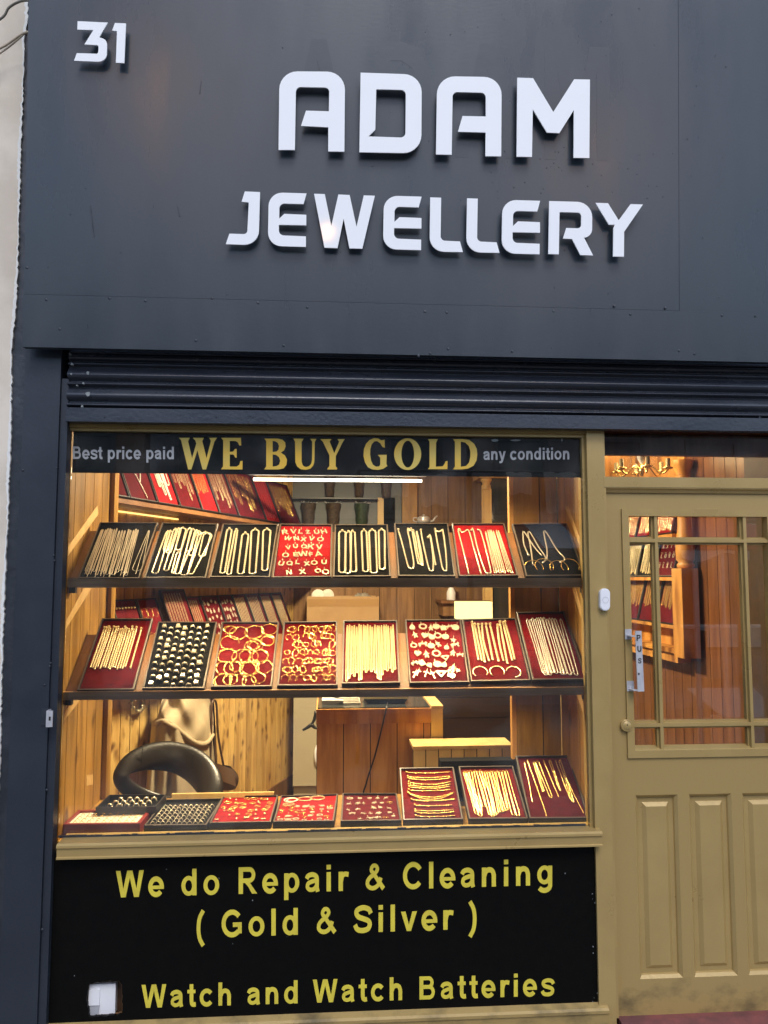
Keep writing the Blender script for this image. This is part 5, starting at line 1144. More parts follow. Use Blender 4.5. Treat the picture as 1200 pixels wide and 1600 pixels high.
# ---- fluorescent tube
tb = thing('fluorescent_tube', tuple(P(527,740,2.0)), 'glowing white fluorescent tube hanging near the back of the shop', 'tube light')
q0, q1 = P(396,749,2.0), P(659,746.5,2.0); q1.z = q0.z
M['tube'] = emit('tube_glow', (1,.88,.66), 6)
mb = MB(); mb.tube([q0, q0*.5+q1*.5, q1], .0095, 12, n=V(0,1,0)); mb.build('tube', M['tube'], tb)
mb = MB(); mb.box(q0.x-.03, q1.x+.03, 1.985, 2.035, q0.z+.030, q0.z+.065); mb.build('batten', M['plastic_grey'], tb)
mb = MB(); mb.box(q0.x+.2, q0.x+.212, 2.005, 2.015, q0.z+.06, ZC); mb.box(q1.x-.212, q1.x-.2, 2.005, 2.015, q0.z+.06, ZC); mb.build('hanger', M['steel'], tb)
# ---- unseen fill light added at the ceiling to light the room
cl = thing('room_fill_light', (.12,1.25,ZC-.05), 'round warm fill light added unseen at the shop ceiling', 'ceiling light')
mb = MB(); mb.lathe([(.16,-.05),(.18,-.03),(.18,0)], V(.12,1.25,ZC)); mb.build('rim', M['plastic_white'], cl)
mb = MB(); mb.lathe([(.001,-.052),(.155,-.0515),(.155,-.049)], V(.12,1.25,ZC)); mb.build('diffuser', emit('room_fill_glow', (1,.78,.48), 6), cl)
def bulb(root, e):
    l = bpy.data.lights.new('room_fill_lamp', 'AREA'); l.shape = 'DISK'; l.size = .32; l.energy = e; l.color = (1,.80,.50)
    lo = bpy.data.objects.new('room_fill_lamp', l); C.objects.link(lo); lo.parent = root; lo.location = (0,0,-.01)
bulb(cl, 98)


# ---- counter with its clutter
CY = 1.05
c0, c1 = P(495,1108,CY), P(673,1108,CY)
zc = c0.z
ct = thing('shop_counter', ((c0.x+c1.x)/2, CY+.25, ZF), 'varnished pine shop counter with a glass top and a black flex down its front', 'counter')
mb = MB(); boards_y(mb, CY, c0.x, c1.x, ZF, zc-.075, .135); mb.build('front_boards', [M['counter'], M['gap']], ct)
mb = MB(); mb.box(c0.x-.003, c1.x, CY-.014, CY+.02, zc-.072, zc-.004); mb.box(c0.x-.003, c1.x, CY-.014, CY+.55, zc-.0035, zc); mb.build('top_rail', M['counter'], ct)
mb = MB(); mb.box(c1.x+.001, c1.x+.062, CY-.016, CY+.60, zc-.004, zc+.012); mb.box(c1.x+.001, c1.x+.060, CY-.010, CY+.55, ZF, zc-.0045); mb.build('end_post', M['pine_pale'], ct)
mb = MB(); mb.box(c0.x, c1.x, CY+.02, CY+.55, ZF, zc-.0045); mb.build('carcass', M['darkboards'], ct)
mb = MB(); mb.box(c0.x+.005, c1.x-.004, CY, CY+.54, zc+.001, zc+.006); mb.build('glass_top', M['mirror'], ct)
zct = zc+.0065
till = thing('card_printer', tuple(P(603,1103,CY+.2)), 'blue grey desktop machine with a pale lid tinted yellow as if lit on the counter', 'machine')
a, b = P(571,1104,CY+.12), P(636,1104,CY+.12)
zl_ = P(600,1091,CY+.12).z
mb = MB(); mb.hexa([V(a.x+.012,CY+.12,zct),V(b.x-.012,CY+.12,zct),V(b.x-.012,CY+.36,zct),V(a.x+.012,CY+.36,zct),V(a.x,CY+.10,zl_),V(b.x,CY+.10,zl_),V(b.x,CY+.38,zl_),V(a.x,CY+.38,zl_)]); mb.build('body', M['tin'], till)
mb = MB(); mb.box(a.x-.004, b.x+.002, CY+.09, CY+.385, zl_+.0005, zl_+.030); mb.build('lid', mat('yellow_lit_plastic', (.72,.66,.34), .5), till)  # pale lid; the yellow light on it is mixed into its colour
mb = MB(); mb.box(P(592,0,CY+.1).x, P(601,0,CY+.1).x, CY+.108, CY+.116, P(0,1100,CY+.1).z, P(0,1094,CY+.1).z); mb.box(P(603,0,CY+.1).x, P(619,0,CY+.1).x, CY+.108, CY+.116, P(0,1100,CY+.1).z, P(0,1096,CY+.1).z); mb.build('sockets', M['plastic_grey'], till)
fx = MB(); fx.tube(catmull([P(606,1098,CY+.1), P(604,1106,CY-.02), P(596,1140,CY-.03), P(586,1180,CY-.03), P(572,1225,CY-.02), P(566,1260,CY-.02), V(P(560,1200,CY).x, CY-.02, ZF+.01)], 8), .004, 8); tag(fx.build('power_flex', M['rubber']), 'black flex hanging from the desktop machine down the counter front', 'cable')
pp = thing('paper_stack', tuple(P(550,1105,CY+.15)), 'stack of white papers on the counter', 'paper'); mb = MB()
for k in range(4): mb.box(P(533+k,0,CY+.15).x, P(566-k*.7,0,CY+.15).x, CY+.10+.005*k, CY+.30, zct+.008*k, zct+.0075+.008*k)
mb.build('sheets', M['paper'], pp)
tp_ = thing('tape_dispenser', tuple(P(553,1098,CY+.15)), 'clear glass block of tape on the paper stack', 'tape dispenser'); a = P(541,1097,CY+.15); b = P(566,1086,CY+.15)
MB().box(a.x, b.x, CY+.14, CY+.20, zct+.032, zct+.034+b.z-a.z).build('body', M['tape'] if 'tape' in M else M['steel'], tp_)
mb = MB(); mb.lathe([(.012,-.03),(.020,-.03),(.020,.03),(.012,.03)], V((a.x+b.x)/2, CY+.17, zct+.075)-V(0,0,.0), V(1,0,0)); mb.build('roll', M['card'], tp_)
ph = thing('desk_phone', tuple(P(518,1105,CY+.15)), 'grey desk phone with a dark handset at the counter end', 'phone')
a, b = P(503,1105,CY+.14), P(536,1090,CY+.14)
mb = MB(); mb.hexa([V(a.x,CY+.10,zct),V(b.x,CY+.10,zct),V(b.x,CY+.30,zct),V(a.x,CY+.30,zct),V(a.x,CY+.10,zct+.02),V(b.x,CY+.10,zct+.02),V(b.x,CY+.30,zct+.075),V(a.x,CY+.30,zct+.075)]); mb.build('base', M['plastic_grey'], ph)
mb = MB(); mb.tube(catmull([V(b.x-.03,CY+.13,zct+.045),V(b.x-.03,CY+.17,zct+.075),V(b.x-.03,CY+.24,zct+.09),V(b.x-.03,CY+.29,zct+.075)],5), .014, 8); mb.build('handset', M['rubber'], ph)

# pale wooden bench right of the counter, dark sideboard, shelf
bn = thing('low_bench', tuple(P(722,1230,.85)), 'pale unvarnished low wooden bench in front of the dark panelling', 'bench')
a, b, d_ = P(645,1170,.85), P(801,1167,.85), P(680,1162,.95)
mb = MB(); mb.box(a.x, b.x, .845, 1.02, a.z-.004, a.z+.012); mb.build('top', M['pine_pale'], bn)
mb = MB(); boards_y(mb, .86, a.x+.002, b.x-.002, ZF, a.z-.0045, .062); mb.build('front', [M['pine_pale'], M['gap']], bn)
sb = thing('sideboard', tuple(P(747,1160,1.45)), 'dark sideboard with horizontal panelling behind the low bench', 'sideboard')
a, b, zt_ = P(676,1100,1.45), P(812,1100,1.45), P(740,1046,1.45).z
mb = MB(); zz_ = ZF
while zz_ < zt_-.01: mb.box(a.x, b.x, 1.45, 1.47, zz_, min(zz_+.108, zt_)-.002); zz_ += .11
mb.box(a.x+.002, b.x-.002, 1.455, 1.85, ZF+.01, zt_-.003); mb.build('front_panels', M['darkboards'], sb)
mb = MB(); mb.box(a.x-.02, b.x+.02, 1.435, 1.87, zt_, zt_+.03); mb.build('top', M['brownwall'], sb)
lm = thing('table_lamp', tuple(P(740,1040,1.6)), 'table lamp with a glowing pale yellow box shade', 'lamp')
a, b = P(713,967,1.6), P(766.5,940,1.6)
mb = MB(); mb.box(a.x, b.x, 1.55, 1.67, a.z, b.z); mb.build('shade', emit('lamp_shade_glow', (1,.86,.33), 1.35), lm)
mb = MB(); mx_ = P(742,0,1.6).x; mb.lathe([(.06,0),(.06,.01),(.012,.02),(.011,a.z-zt_-.031)], V(mx_,1.61,zt_+.0305)); mb.build('stem', M['brass'], lm)
hs_ = thing('wall_bracket_shelf', tuple(P(728,945,(YB-0.320))), 'small brown wooden shelf on the back wall carrying a white vase', 'shelf')
a, b = P(688,938,(YB-0.270)), P(764,938,(YB-0.270))
mb = MB(); mb.box(a.x, b.x, (YB-0.320), YB-.002, a.z-.022, a.z); mb.build('board', M['deck'], hs_)
mb = MB(); mb.box(a.x+.02, b.x-.02, (YB-0.280), YB-.002, a.z-.12, a.z-.0225); mb.build('apron', M['brownwall'], hs_)
vz = MB(); q = P(705,937,(YB-0.160)); hh = P(705,916,(YB-0.160)).z-q.z
vz.lathe([(.034*4.5/4.4,0.0005),(.036,.01),(.036,hh*.55),(.018,hh*.95),(.016,hh*1.25),(.02,hh*1.3)], V(q.x,(YB-0.160),a.z)); tag(vz.build('vase', M['plastic_white']), 'white bottle shaped vase on the small brown shelf', 'vase')
# fridge with the cardboard box of rolls on it
YF = 2.95; zcb = P(540,1047,YF).z
bx_ = thing('cardboard_box', tuple(P(536,1047,YF+.05)), 'open cardboard box of packing behind the middle trays', 'box')
a, b, zt_ = P(479,1000,YF+.03), P(592,1000,YF+.03), P(536,932,YF+.03).z
z0_ = zcb+.001; yb0 = YF+.03
mb = MB(); mb.box(a.x, b.x, yb0, yb0+.006, z0_, zt_); mb.box(a.x, b.x, yb0+.30, yb0+.306, z0_, zt_); mb.box(a.x, a.x+.006, yb0+.0065, yb0+.2995, z0_, zt_); mb.box(b.x-.006, b.x, yb0+.0065, yb0+.2995, z0_, zt_); mb.box(a.x+.007, b.x-.007, yb0+.007, yb0+.299, z0_, zt_-.09); mb.build('carton', M['card'], bx_)
MB().box(a.x+.002, b.x-.002, yb0-.0015, yb0-.0003, zt_-.075, zt_-.02).build('packing_tape', mat('brown_tape', (.34,.20,.08), .35), bx_)
for k, px in enumerate((497,512)):
    q = P(px, 924, yb0+.06); mb = MB(); mb.lathe([(.018,-.05),(.048,-.05),(.050,-.046),(.050,.046),(.048,.05),(.018,.05)], V(q.x,yb0+.065+.11*k,zt_+.004), V(0,1,.0), 22); tag(mb.build('paper_roll', M['paper']), 'white paper roll lying in the open cardboard box, '+('nearer' if k == 0 else 'farther'), 'paper roll', 'paper rolls in the box')
mb = MB(); random.seed(4)
q = P(562,926,yb0+.1)
mb.grid(lambda u, v: V(q.x-.08+.20*u, yb0+.03+.2*v, zt_-.03+.05*math.sin(3.1*u)*math.sin(3.1*v)+.015*math.sin(23*u+7*v)*math.sin(19*v+4*u)), 18, 14); tag(mb.build('plastic_bag', mat('clear_crumpled_plastic', (.33,.30,.25), .15, bump=.5, bscale=60)), 'crumpled clear plastic bag in the cardboard box', 'plastic bag')
fr = thing('fridge', tuple(P(500,1228,YF)), 'cream fridge door panel with a white handle beside the counter', 'fridge')
a, b = P(457.5,1227,YF), P(586,1227,YF)
mb = MB(); mb.box(a.x, b.x, YF, YF+.045, P(480,1228,YF).z, zcb-.012); mb.build('door', M['fridge'], fr)
mb = MB(); mb.box(a.x+.004, b.x-.004, YF+.046, YB-.02, ZF+.02, zcb); mb.build('cabinet', M['fridge'], fr)
mb = MB(); mb.tube(catmull([P(496,1165,YF-.002),P(493.5,1172,YF-.03),P(493,1180,YF-.035),P(493.8,1190,YF-.03),P(496,1197,YF-.002)],5), .010, 8); mb.build('handle', M['plastic_white'], fr)
hk = MB(); q = P(488,1125,1.9)
for pts in ([(494,1112),(491,1124),(487,1132)],[(487,1132),(480,1137),(473,1141)],[(487,1132),(492,1137),(500,1138)]):
    hk.tube([P(a_, b_, 2.0) for a_, b_ in catmull(pts,4)], .009, 8, rr=list(np.linspace(.012,.007,9)))
tag(hk.build('stand_foot', M['rubber']), 'black forked foot of a stand in front of the fridge panel', 'stand')

# ---- tub chair
ch = thing('tub_chair', tuple(V(P(262,1300,.98).x,.95,ZF)), 'black leather tub chair with an open ring backrest', 'chair')
CHY = .98; cc = P(266,1219,CHY); zs_ = .56
def ringpt(a):                                       # backrest: a padded hoop, wide at the top, dipping to the right arm
    x = .215*math.cos(a); z_ = .096*math.sin(a); rot = math.radians(-17)
    return V(cc.x+x*math.cos(rot)-z_*math.sin(rot), cc.y+.05*math.sin(a)-.10*abs(math.cos(a))**2, cc.z+x*math.sin(rot)+z_*math.cos(rot))
A2 = np.linspace(0, 2*math.pi, 65)[:-1]
rr_ = [.036+.037*max(0, math.sin(a+.1))**1.1+.012*max(0, math.cos(a)) for a in A2]
mb = MB(); mb.tube([ringpt(a) for a in A2], .05, 16, closed=True, rr=rr_, flat=.40, n=V(.12,-1,.22)); mb.build('backrest', M['leather'], ch)
mb = MB()
for k in (12, 24): mb.tube([ringpt(A2[k])+V(.0,-.034,.010)+V(.01,.003,1)*t_ for t_ in np.linspace(-.055,.055,9)], .0016, 5)
mb.build('seam', M['rubber'], ch)
mb = MB(); mb.lathe([(.02,0),(.22,.01),(.255,.04),(.255,.09),(.22,.12),(.02,.125)], V(cc.x+.02,cc.y-.06,zs_-.10), seg=28); mb.build('seat', M['leather'], ch)
mb = MB(); mb.lathe([(.24,0),(.24,.012),(.05,.03),(.03,.05),(.03,zs_-.10-ZF)], V(cc.x+.02,cc.y-.06,ZF), seg=28); mb.build('pedestal', M['steel'], ch)
# ---- coat with hood hanging on the pine wall, bag, wreath
def onwall(px, py, off): return PP(px, py, A_+nW*off, nW)
ctt = thing('coat', tuple(onwall(285,1235,.08)), 'beige hooded coat hanging on the pine wall behind the tub chair', 'coat')
RIM = catmull([(243,1133),(252,1126),(262,1131),(274,1138),(286,1148),(299,1158),(312,1163),(324,1160),(333,1148)], 8)
def rim(u):
    k = u*(len(RIM)-1); i = int(min(k, len(RIM)-2)); f_ = k-i
    return RIM[i][0]*(1-f_)+RIM[i+1][0]*f_, RIM[i][1]*(1-f_)+RIM[i+1][1]*f_
def coatfn(u, v):                                     # skirt of the coat below the rolled hood rim
    tx, ty = rim(u); tx = 238+(330-238)*u
    bx = 226+(344-226)*u; by = 1256
    px = tx+(bx-tx)*v**.8; py = (ty-6)+(by-ty+6)*v
    fold = (.016*math.sin(u*15+1.2)+.010*math.sin(u*31+.5))*min(1,.25+v)
    return onwall(px, py, .035+.185*math.sin(math.pi*min(1,max(0,u)))**.55+fold)
mb = MB(); mb.grid(coatfn, 52, 34); mb.build('body', M['coat'], ctt)
def hoodfn(u, v):                                     # hood cloth hanging over, ending in the rolled rim
    tx, ty = 262+48*u, 1058; bx, by = rim(u)
    bul = 14*math.sin(math.pi*v)*max(0,u-.35)
    px = tx+(bx-tx)*v+bul; py = ty+(by-ty)*v
    return onwall(px, py, .06+.13*math.sin(math.pi*(.10+.8*u))*(.7+.3*v)+.016*math.sin(9*u-7*v)+.011*math.sin(17*u+9*v))
mb = MB(); mb.grid(hoodfn, 44, 34); mb.build('hood', M['coat'], ctt)
pts = []; rrs = []
for k in range(61):
    u = k/60; x_, y_ = rim(u); pts.append(onwall(x_, y_, .085+.13*math.sin(math.pi*(.1+.8*u)))); rrs.append(.010+.006*math.sin(3.1*u)+.003*math.sin(40*u)*(u < .4))
mb = MB(); mb.tube(pts, .02, 10, rr=rrs); mb.build('hood_rim', M['coat'], ctt)
sl_ = thing('scarf', tuple(onwall(338,1190,.06)), 'dark brown scarf hanging beside the beige coat', 'scarf')
mb = MB(); mb.grid(lambda u, v: onwall(np.interp(v,[0,1],[322,326])+(11+3*v)*u, 1070+125*v, .05+.02*math.sin(6*u+3*v)), 10, 20); mb.build('cloth', M['bag'], sl_)
bg_ = thing('shoulder_bag', tuple(onwall(345,1240,.1)), 'brown leather shoulder bag hanging below the coat', 'bag')
def bagfn(u, v):
    a = u*2*math.pi; q = V(0,0,0)
    cx_, cy_ = 340+7*v, 1198+34*v; w_ = 16+13*math.sin(math.pi*(.15+.8*v)); 
    return onwall(cx_+w_*math.cos(a)*.95+v*4, cy_+3*math.sin(a), .10+.06*math.sin(a)*math.sin(math.pi*(.1+.85*v))+.008*math.sin(7*a+9*v))
mb = MB(); mb.grid(bagfn, 30, 16); mb.build('body', M['bag'], bg_)
mb = MB(); mb.grid(lambda u, v: onwall(338+28*u+3*v, 1192+11*u+26*v, .175+.02*math.sin(math.pi*u)), 14, 10); mb.build('flap', mat('lighter_brown_leather', (.13,.07,.033), .5, bump=.2, bscale=60), bg_)
mb = MB(); mb.tube([onwall(a, b, .12) for a, b in catmull([(328,1198),(330,1150),(331,1100),(338,1100),(341,1150),(350,1200)],6)], .007, 6); mb.build('strap', M['bag'], bg_)
mb = MB(); 
for k in range(60):
    a = random.random()*6.28; q = onwall(216+9.5*math.cos(a)+random.uniform(-2.5,2.5), 1098+13*math.sin(a)+random.uniform(-2.5,2.5), .02+.02*random.random()); d2 = V(random.uniform(-1,1),random.uniform(-1,1),random.uniform(-1,1)).normalized()*.011
    mb.tube([q-d2, q, q+d2], .003, 5)
mb.tube([onwall(216+9.5*math.cos(a), 1098+13*math.sin(a), .02) for a in np.linspace(0,6.28,25)[:-1]], .006, 6, closed=True); tag(mb.build('wreath', mat('silver_tinsel', (.75,.70,.5), .25, .9)), 'small silver tinsel wreath hung on the pine wall', 'wreath')

# ---- back wall pieces: grey panel with vases on two shelves, door gap, glazed pine cabinet, teapot
gp = thing('grey_panel', tuple(P(535,830,(YB-0.070))), 'slate grey panelled back board behind the tapering vases', 'back board')
a, b = P(441,800,(YB-0.060)), P(628,800,(YB-0.060))
zlo, zhi = P(530,880,(YB-0.060)).z, P(530,690,(YB-0.060)).z
mb = MB(); x = a.x
while x < b.x-.01: mb.box(x, min(x+.19, b.x)-.003, (YB-0.060), (YB-0.045), zlo, zhi); x += .19
mb.box(a.x+.002, b.x-.002, (YB-0.056), YB-.02, zlo+.002, zhi-.002); mb.build('boards', M['greywall'], gp)
zsA, zsB = P(530,778,(YB-0.120)).z, P(530,842,(YB-0.120)).z
for nm, z_ in (('upper',zsA),('lower',zsB)):
    o = thing('vase_shelf', ((a.x+b.x)/2, (YB-0.120), z_-.012), f'{nm} thin black shelf of vases on the slate grey board', 'shelf'); MB().box(a.x+.01, P(590,800,(YB-0.120)).x, (YB-0.160), (YB-0.061), z_-.012, z_).build('board', M['rubber'], o)
def vase(px, z_, hgt, rt, rb, m, label):
    c_ = P(px, 800, (YB-0.110)); n = 9; prof = []
    for k in range(n+1):
        t_ = k/n; r_ = rb+(rt-rb)*t_**1.3
        prof.append((r_*(1.10 if k%3 == 2 else 1.0), hgt*t_))
    o = thing('wicker_vase', (c_.x, (YB-0.110), z_), label, 'vase', 'tapering vases on the grey board'); mb = MB(); mb.lathe([(.001,.0005)]+[(max(r_,.01), h_+.0006) for r_, h_ in prof], V(c_.x,(YB-0.110),z_), seg=16); mb.build('body', M[m], o)
    mb = MB(); random.seed(int(px))
    for k in range(14):
        aa = random.random()*6.28; q = V(c_.x+rt*.8*math.cos(aa), (YB-0.110)+rt*.5*math.sin(aa), z_+hgt); mb.tube([q, q+V(random.uniform(-.03,.03),random.uniform(-.02,.02),random.uniform(-.01,.025))], .0025, 5)
    mb.build('frayed_rim', M['plastic_grey'], o)
for px, m, lb in ((482,'wicker','brown tapering vase left of the others on the lower vase shelf'),(521,'wicker','brown tapering vase beside the green one on the lower vase shelf'),(565,'wicker_green','green tapering vase on the lower vase shelf')): vase(px, zsB, P(0,783,(YB-0.120)).z-zsB, .058, .034, m, lb)
for px, lb in ((515,'brown vase left of the others on the upper vase shelf'),(561,'middle brown vase on the upper vase shelf'),(603,'brown vase at the right end of the upper vase shelf')): vase(px, zsA+.002, .20, .05, .032, 'wicker', lb)
dg = thing('dark_doorway', tuple(P(604,880,(YB-0.080))), 'tall black slab for a dark opening framed by a pale post at the back', 'cupboard')
a, b = P(600,800,(YB-0.080)), P(617,800,(YB-0.080)); MB().box(a.x, b.x, (YB-0.080), (YB-0.061), zlo, P(0,773,(YB-0.080)).z).build('opening', M['velvet_black'], dg)  # solid black slab stands for the dark inside of the opening
a, b = P(590,800,(YB-0.090)), P(599.5,800,(YB-0.090)); MB().box(a.x, b.x, (YB-0.090), (YB-0.061), zlo, P(0,773,(YB-0.090)).z).build('post', M['pine_pale'], dg)
op = thing('orange_board', tuple(P(642,880,(YB-0.060))), 'orange brown upright board beside the grey back board', 'board'); a, b = P(628.5,800,(YB-0.060)), P(652,800,(YB-0.060)); MB().box(a.x, b.x, (YB-0.060), (YB-0.020), zlo, zhi).build('plank', M['ply'], op)
tpz = P(665,818,(YB-0.220)).z
tpo = thing('teapot', tuple(P(665,818,(YB-0.220))), 'small silver teapot on the back shelf above the upper trays', 'teapot')
sh4 = thing('back_shelf', tuple(P(690,824,(YB-0.220))), 'plain brown back shelf under the silver teapot', 'shelf'); a, b = P(632,824,(YB-0.220)), P(752,824,(YB-0.220)); MB().box(a.x, b.x, (YB-0.280), YB-.002, tpz-.022, tpz-.0005).build('board', M['deck'], sh4)
q = P(662,818,(YB-0.220)); mb = MB(); mb.lathe([(.03,0),(.05,.008),(.052,.03),(.045,.045),(.047,.048),(.03,.058),(.008,.062),(.010,.070),(.002,.074)], V(q.x,(YB-0.220),tpz), seg=22); mb.build('pot', M['steel'], tpo)
mb = MB(); mb.tube(catmull([V(q.x+.045,(YB-0.220),tpz+.015),V(q.x+.075,(YB-0.220),tpz+.022),V(q.x+.09,(YB-0.220),tpz+.045),V(q.x+.11,(YB-0.220),tpz+.062)],5), .008, 8, rr=list(np.linspace(.011,.005,16))); mb.build('spout', M['steel'], tpo)
mb = MB(); mb.tube(catmull([V(q.x-.045,(YB-0.220),tpz+.042),V(q.x-.075,(YB-0.220),tpz+.045),V(q.x-.08,(YB-0.220),tpz+.022),V(q.x-.05,(YB-0.220),tpz+.010)],5), .0045, 8); mb.build('handle', M['steel'], tpo)
pc = thing('glazed_cabinet', tuple(P(790,1100,(YB-0.220))), 'pine cabinet with a dark glass front and a carved post at the back', 'cabinet')
a, b = P(753,800,(YB-0.270)), P(768,800,(YB-0.270)); zt_ = P(760,748,(YB-0.270)).z; x1_ = P(880,800,(YB-0.270)).x
mb = MB(); mb.box(a.x+.004, b.x-.004, (YB-0.270), (YB-0.230), ZF+.75, zt_-.05)
mb.box(a.x, a.x+.012, (YB-0.277), (YB-0.271), ZF+.75, zt_-.08); mb.box(b.x-.012, b.x, (YB-0.277), (YB-0.271), ZF+.75, zt_-.08); mb.build('post', M['pine_pale'], pc)
mb = MB(); mb.lathe([(.030,0),(.030,.012),(.022,.02),(.034,.055),(.045,.07),(.045,.085),(.035,.09)], V((a.x+b.x)/2,(YB-0.258),zt_-.085), seg=16); mb.build('capital', M['pine_pale'], pc)
mb = MB(); mb.box(a.x-.02, x1_, (YB-0.300), YB-.002, zt_+.006, zt_+.05); mb.box(b.x+.004, x1_, (YB-0.270), YB-.002, ZF, ZF+.75); mb.build('cornice', M['pine_pale'], pc)
mb = MB(); mb.box(b.x+.004, x1_, (YB-0.250), (YB-0.245), ZF+.751, zt_+.005); mb.build('glass_front', M['mirror'], pc)

# ---- pine display cabinet on the lobby wall, seen through the door
def rp(px, py, x=XW): return PP(px, py, V(x,0,0), V(1,0,0))
CXF = XW-.105
kb = thing('wall_cabinet', tuple(rp(1020,1030,CXF)), 'pine wall cabinet of jewellery trays with a turned column, seen through the door', 'cabinet')
yR = rp(1051,950,CXF).y; yL = min(yR+1.95, YB-.02)
zbt, ztp = rp(1055,1020,CXF).z, ZC-.02
mb = MB(); y = yR
while y < yL-.01: mb.box(XW-.015, XW-.0025, y+.001, min(y+.09,yL)-.001, zbt, ztp); y += .09
mb.build('back_boards', [M['pine_orange'], M['gap']], kb)
ym = yR-.115
mb = MB(); zcol = rp(1058,888,CXF).z
mb.box(CXF, XW-.016, ym, yR, zbt-.02, zcol); mb.build('end_board', M['pine_orange'], kb)
mb = MB(); cx_, cy_ = CXF+.05, (ym+yR)/2-.002; hcol = rp(1062,716,CXF).z-zcol
mb.lathe([(.036,.0005),(.044,.010),(.044,.022),(.034,.030),(.046,.045),(.048,.09),(.042,.16),(.034,.22),(.034,hcol-.11),(.040,hcol-.10),(.034,hcol-.09),(.036,hcol-.06),(.050,hcol-.03),(.055,hcol-.012),(.055,hcol)], V(cx_,cy_,zcol), seg=22); mb.build('column', M['pine_orange'], kb)
mb = MB(); mb.box(CXF, XW-.016, yR+.001, yL, zbt-.005, zbt+.02); mb.box(CXF+.02, XW-.016, yR+.001, yL, zbt-.055, zbt-.0055); mb.build('base_mould', M['pine_orange'], kb)
zsh = [rp(1040,963+7,CXF).z-.02, rp(1040,886+10,CXF).z-.02, rp(1040,818+8,CXF).z-.03]
for k, z_ in enumerate(zsh): MB().box(CXF+.01, XW-.016, yR+.001, yL, z_-.018, z_).build('shelf', M['pine_orange'], kb)
bR = math.radians(76); dR = V(0,-1,0); nR0 = V(-1,0,0); vR = V(0,0,1)*math.sin(bR)-nR0*math.cos(bR); nR = dR.cross(vR).normalized()
if nR.x > 0: nR = -nR
def cabtray(label, y0, y1, z_, L, lining):
    a = V(CXF+.022, y1, z_+.001); b = V(CXF+.022, y0, z_+.001); c = [a, b, b+vR*L, a+vR*L]
    return make_tray('display_tray', label, [p+nR*.014 for p in c], a, nR, .014, lining, group='trays in the wall cabinet', edge='tray_black')
random.seed(77)
wds = ['nearest','second','third','fourth','deepest']
for si, z_ in enumerate(zsh):
    for k in range(5):
        y0 = yR+.012+.245*k; lin = [['velvet_red']*5, ['velvet_dark','velvet_black','velvet_black','velvet_dark','velvet_dark'], ['velvet_bright']*5][si][k]
        lv = ['bottom','middle','top'][si]
        L = [.26,.22,.18][si]
        t = cabtray(f'{wds[k]} {"black" if lin == "velvet_black" else "red"} tray on the {lv} shelf of the pine wall cabinet', y0, y0+.235, z_, L, lin)
        ds = f'{wds[k]} tray, {lv} cabinet shelf'
        if si == 1 and k == 0:
            for j in range(3):
                for i in range(4): place(t, 'letter_pendant', LB[letter_lib(random.choice('VUOYXLA'))], .16+.22*i, .2+.27*j, .001, f'{ordn(i)} letter pendant in {ordn(j)} row, {ds}', 'pendant', 'letter pendants in the wall cabinet', sc=1.7)
        else:
            sp = [(.12+.125*i-.03, .12+.125*i+.03, .06+random.uniform(0,.03), (.66 if si == 0 else .92)+random.uniform(-.05,.05), .12+.125*i+random.uniform(-.02,.02), .05) for i in range(7)]
            chains(t, ds, 'chain', sp, .0021 if si == 0 else .0016, 'curb', 'gold_jewel' if si == 0 else 'gold_pale', group='chains, '+ds)
mb = MB(); mb.box(CXF+.004, CXF+.02, yR+.01, yL-.01, ztp-.03, ztp-.012); mb.build('fill_light_housing', M['plastic_grey'], kb)  # holds warm strip lights added to brighten the cabinet boards
for nm, z_, pw in (('warm_strip_light', ztp-.035, 3.6), ('warm_strip_light', zsh[0]+.30, .7)):
    l = bpy.data.lights.new(nm, 'AREA'); l.shape = 'RECTANGLE'; l.size = .02; l.size_y = yL-yR-.1; l.energy = pw; l.color = (1,.66,.30)
    lo = bpy.data.objects.new(nm, l); C.objects.link(lo); lo.parent = kb; lo.location = V(CXF-.03, (yL+yR)/2, z_)-WO[kb.name]; lo.rotation_euler = (0, math.radians(-35), 0)
# ---- chandelier behind the fanlight
chq = P(1003,742,1.0)
cd = thing('chandelier', tuple(chq), 'small brass chandelier with candle cups seen through the fanlight', 'chandelier')
z0_ = chq.z+.012
mb = MB(); mb.lathe([(.006,-.02),(.014,0),(.016,.02),(.008,.03),(.006,.05)], V(chq.x,1.0,z0_), seg=14)
mb.lathe([(.004,.16),(.004,ZC-z0_)], V(chq.x,1.0,z0_), seg=8); mb.build('stem', M['brass'], cd)
mb = MB(); mb.lathe([(.006,.045),(.020,.07),(.024,.088),(.015,.115),(.008,.14),(.010,.17)], V(chq.x,1.0,z0_), seg=16); mb.build('glass_bulb', M['plastic_white'], cd)
for k in range(6):
    a = 2*math.pi*k/6+.35; d_ = V(math.cos(a), math.sin(a), 0); c_ = V(chq.x,1.0,z0_)
    mb = MB(); mb.tube(catmull([c_+V(0,0,.01), c_+d_*.05+V(0,0,.03), c_+d_*.10+V(0,0,-.012), c_+d_*.135+V(0,0,.005)],6), .0045, 8)
    mb.lathe([(.004,0),(.024,.006),(.026,.012),(.012,.016),(.012,.02)], c_+d_*.135+V(0,0,.004), seg=12); arm = mb.build('arm', M['brass'], cd)
    mb = MB(); mb.lathe([(.011,.02),(.011,.058),(.008,.060)], c_+d_*.135+V(0,0,.0045), seg=10); mb.build('candle_sleeve', mat('candle_card_%d' % k, (.30,.24,.12), .6) if k == 0 else bpy.data.materials['candle_card_0'], cd)
l = bpy.data.lights.new('lobby_fill_light', 'POINT'); l.energy = 4; l.color = (1,.68,.34); l.shadow_soft_size = .08  # fill light added to brighten the lobby; the candles themselves are unlit
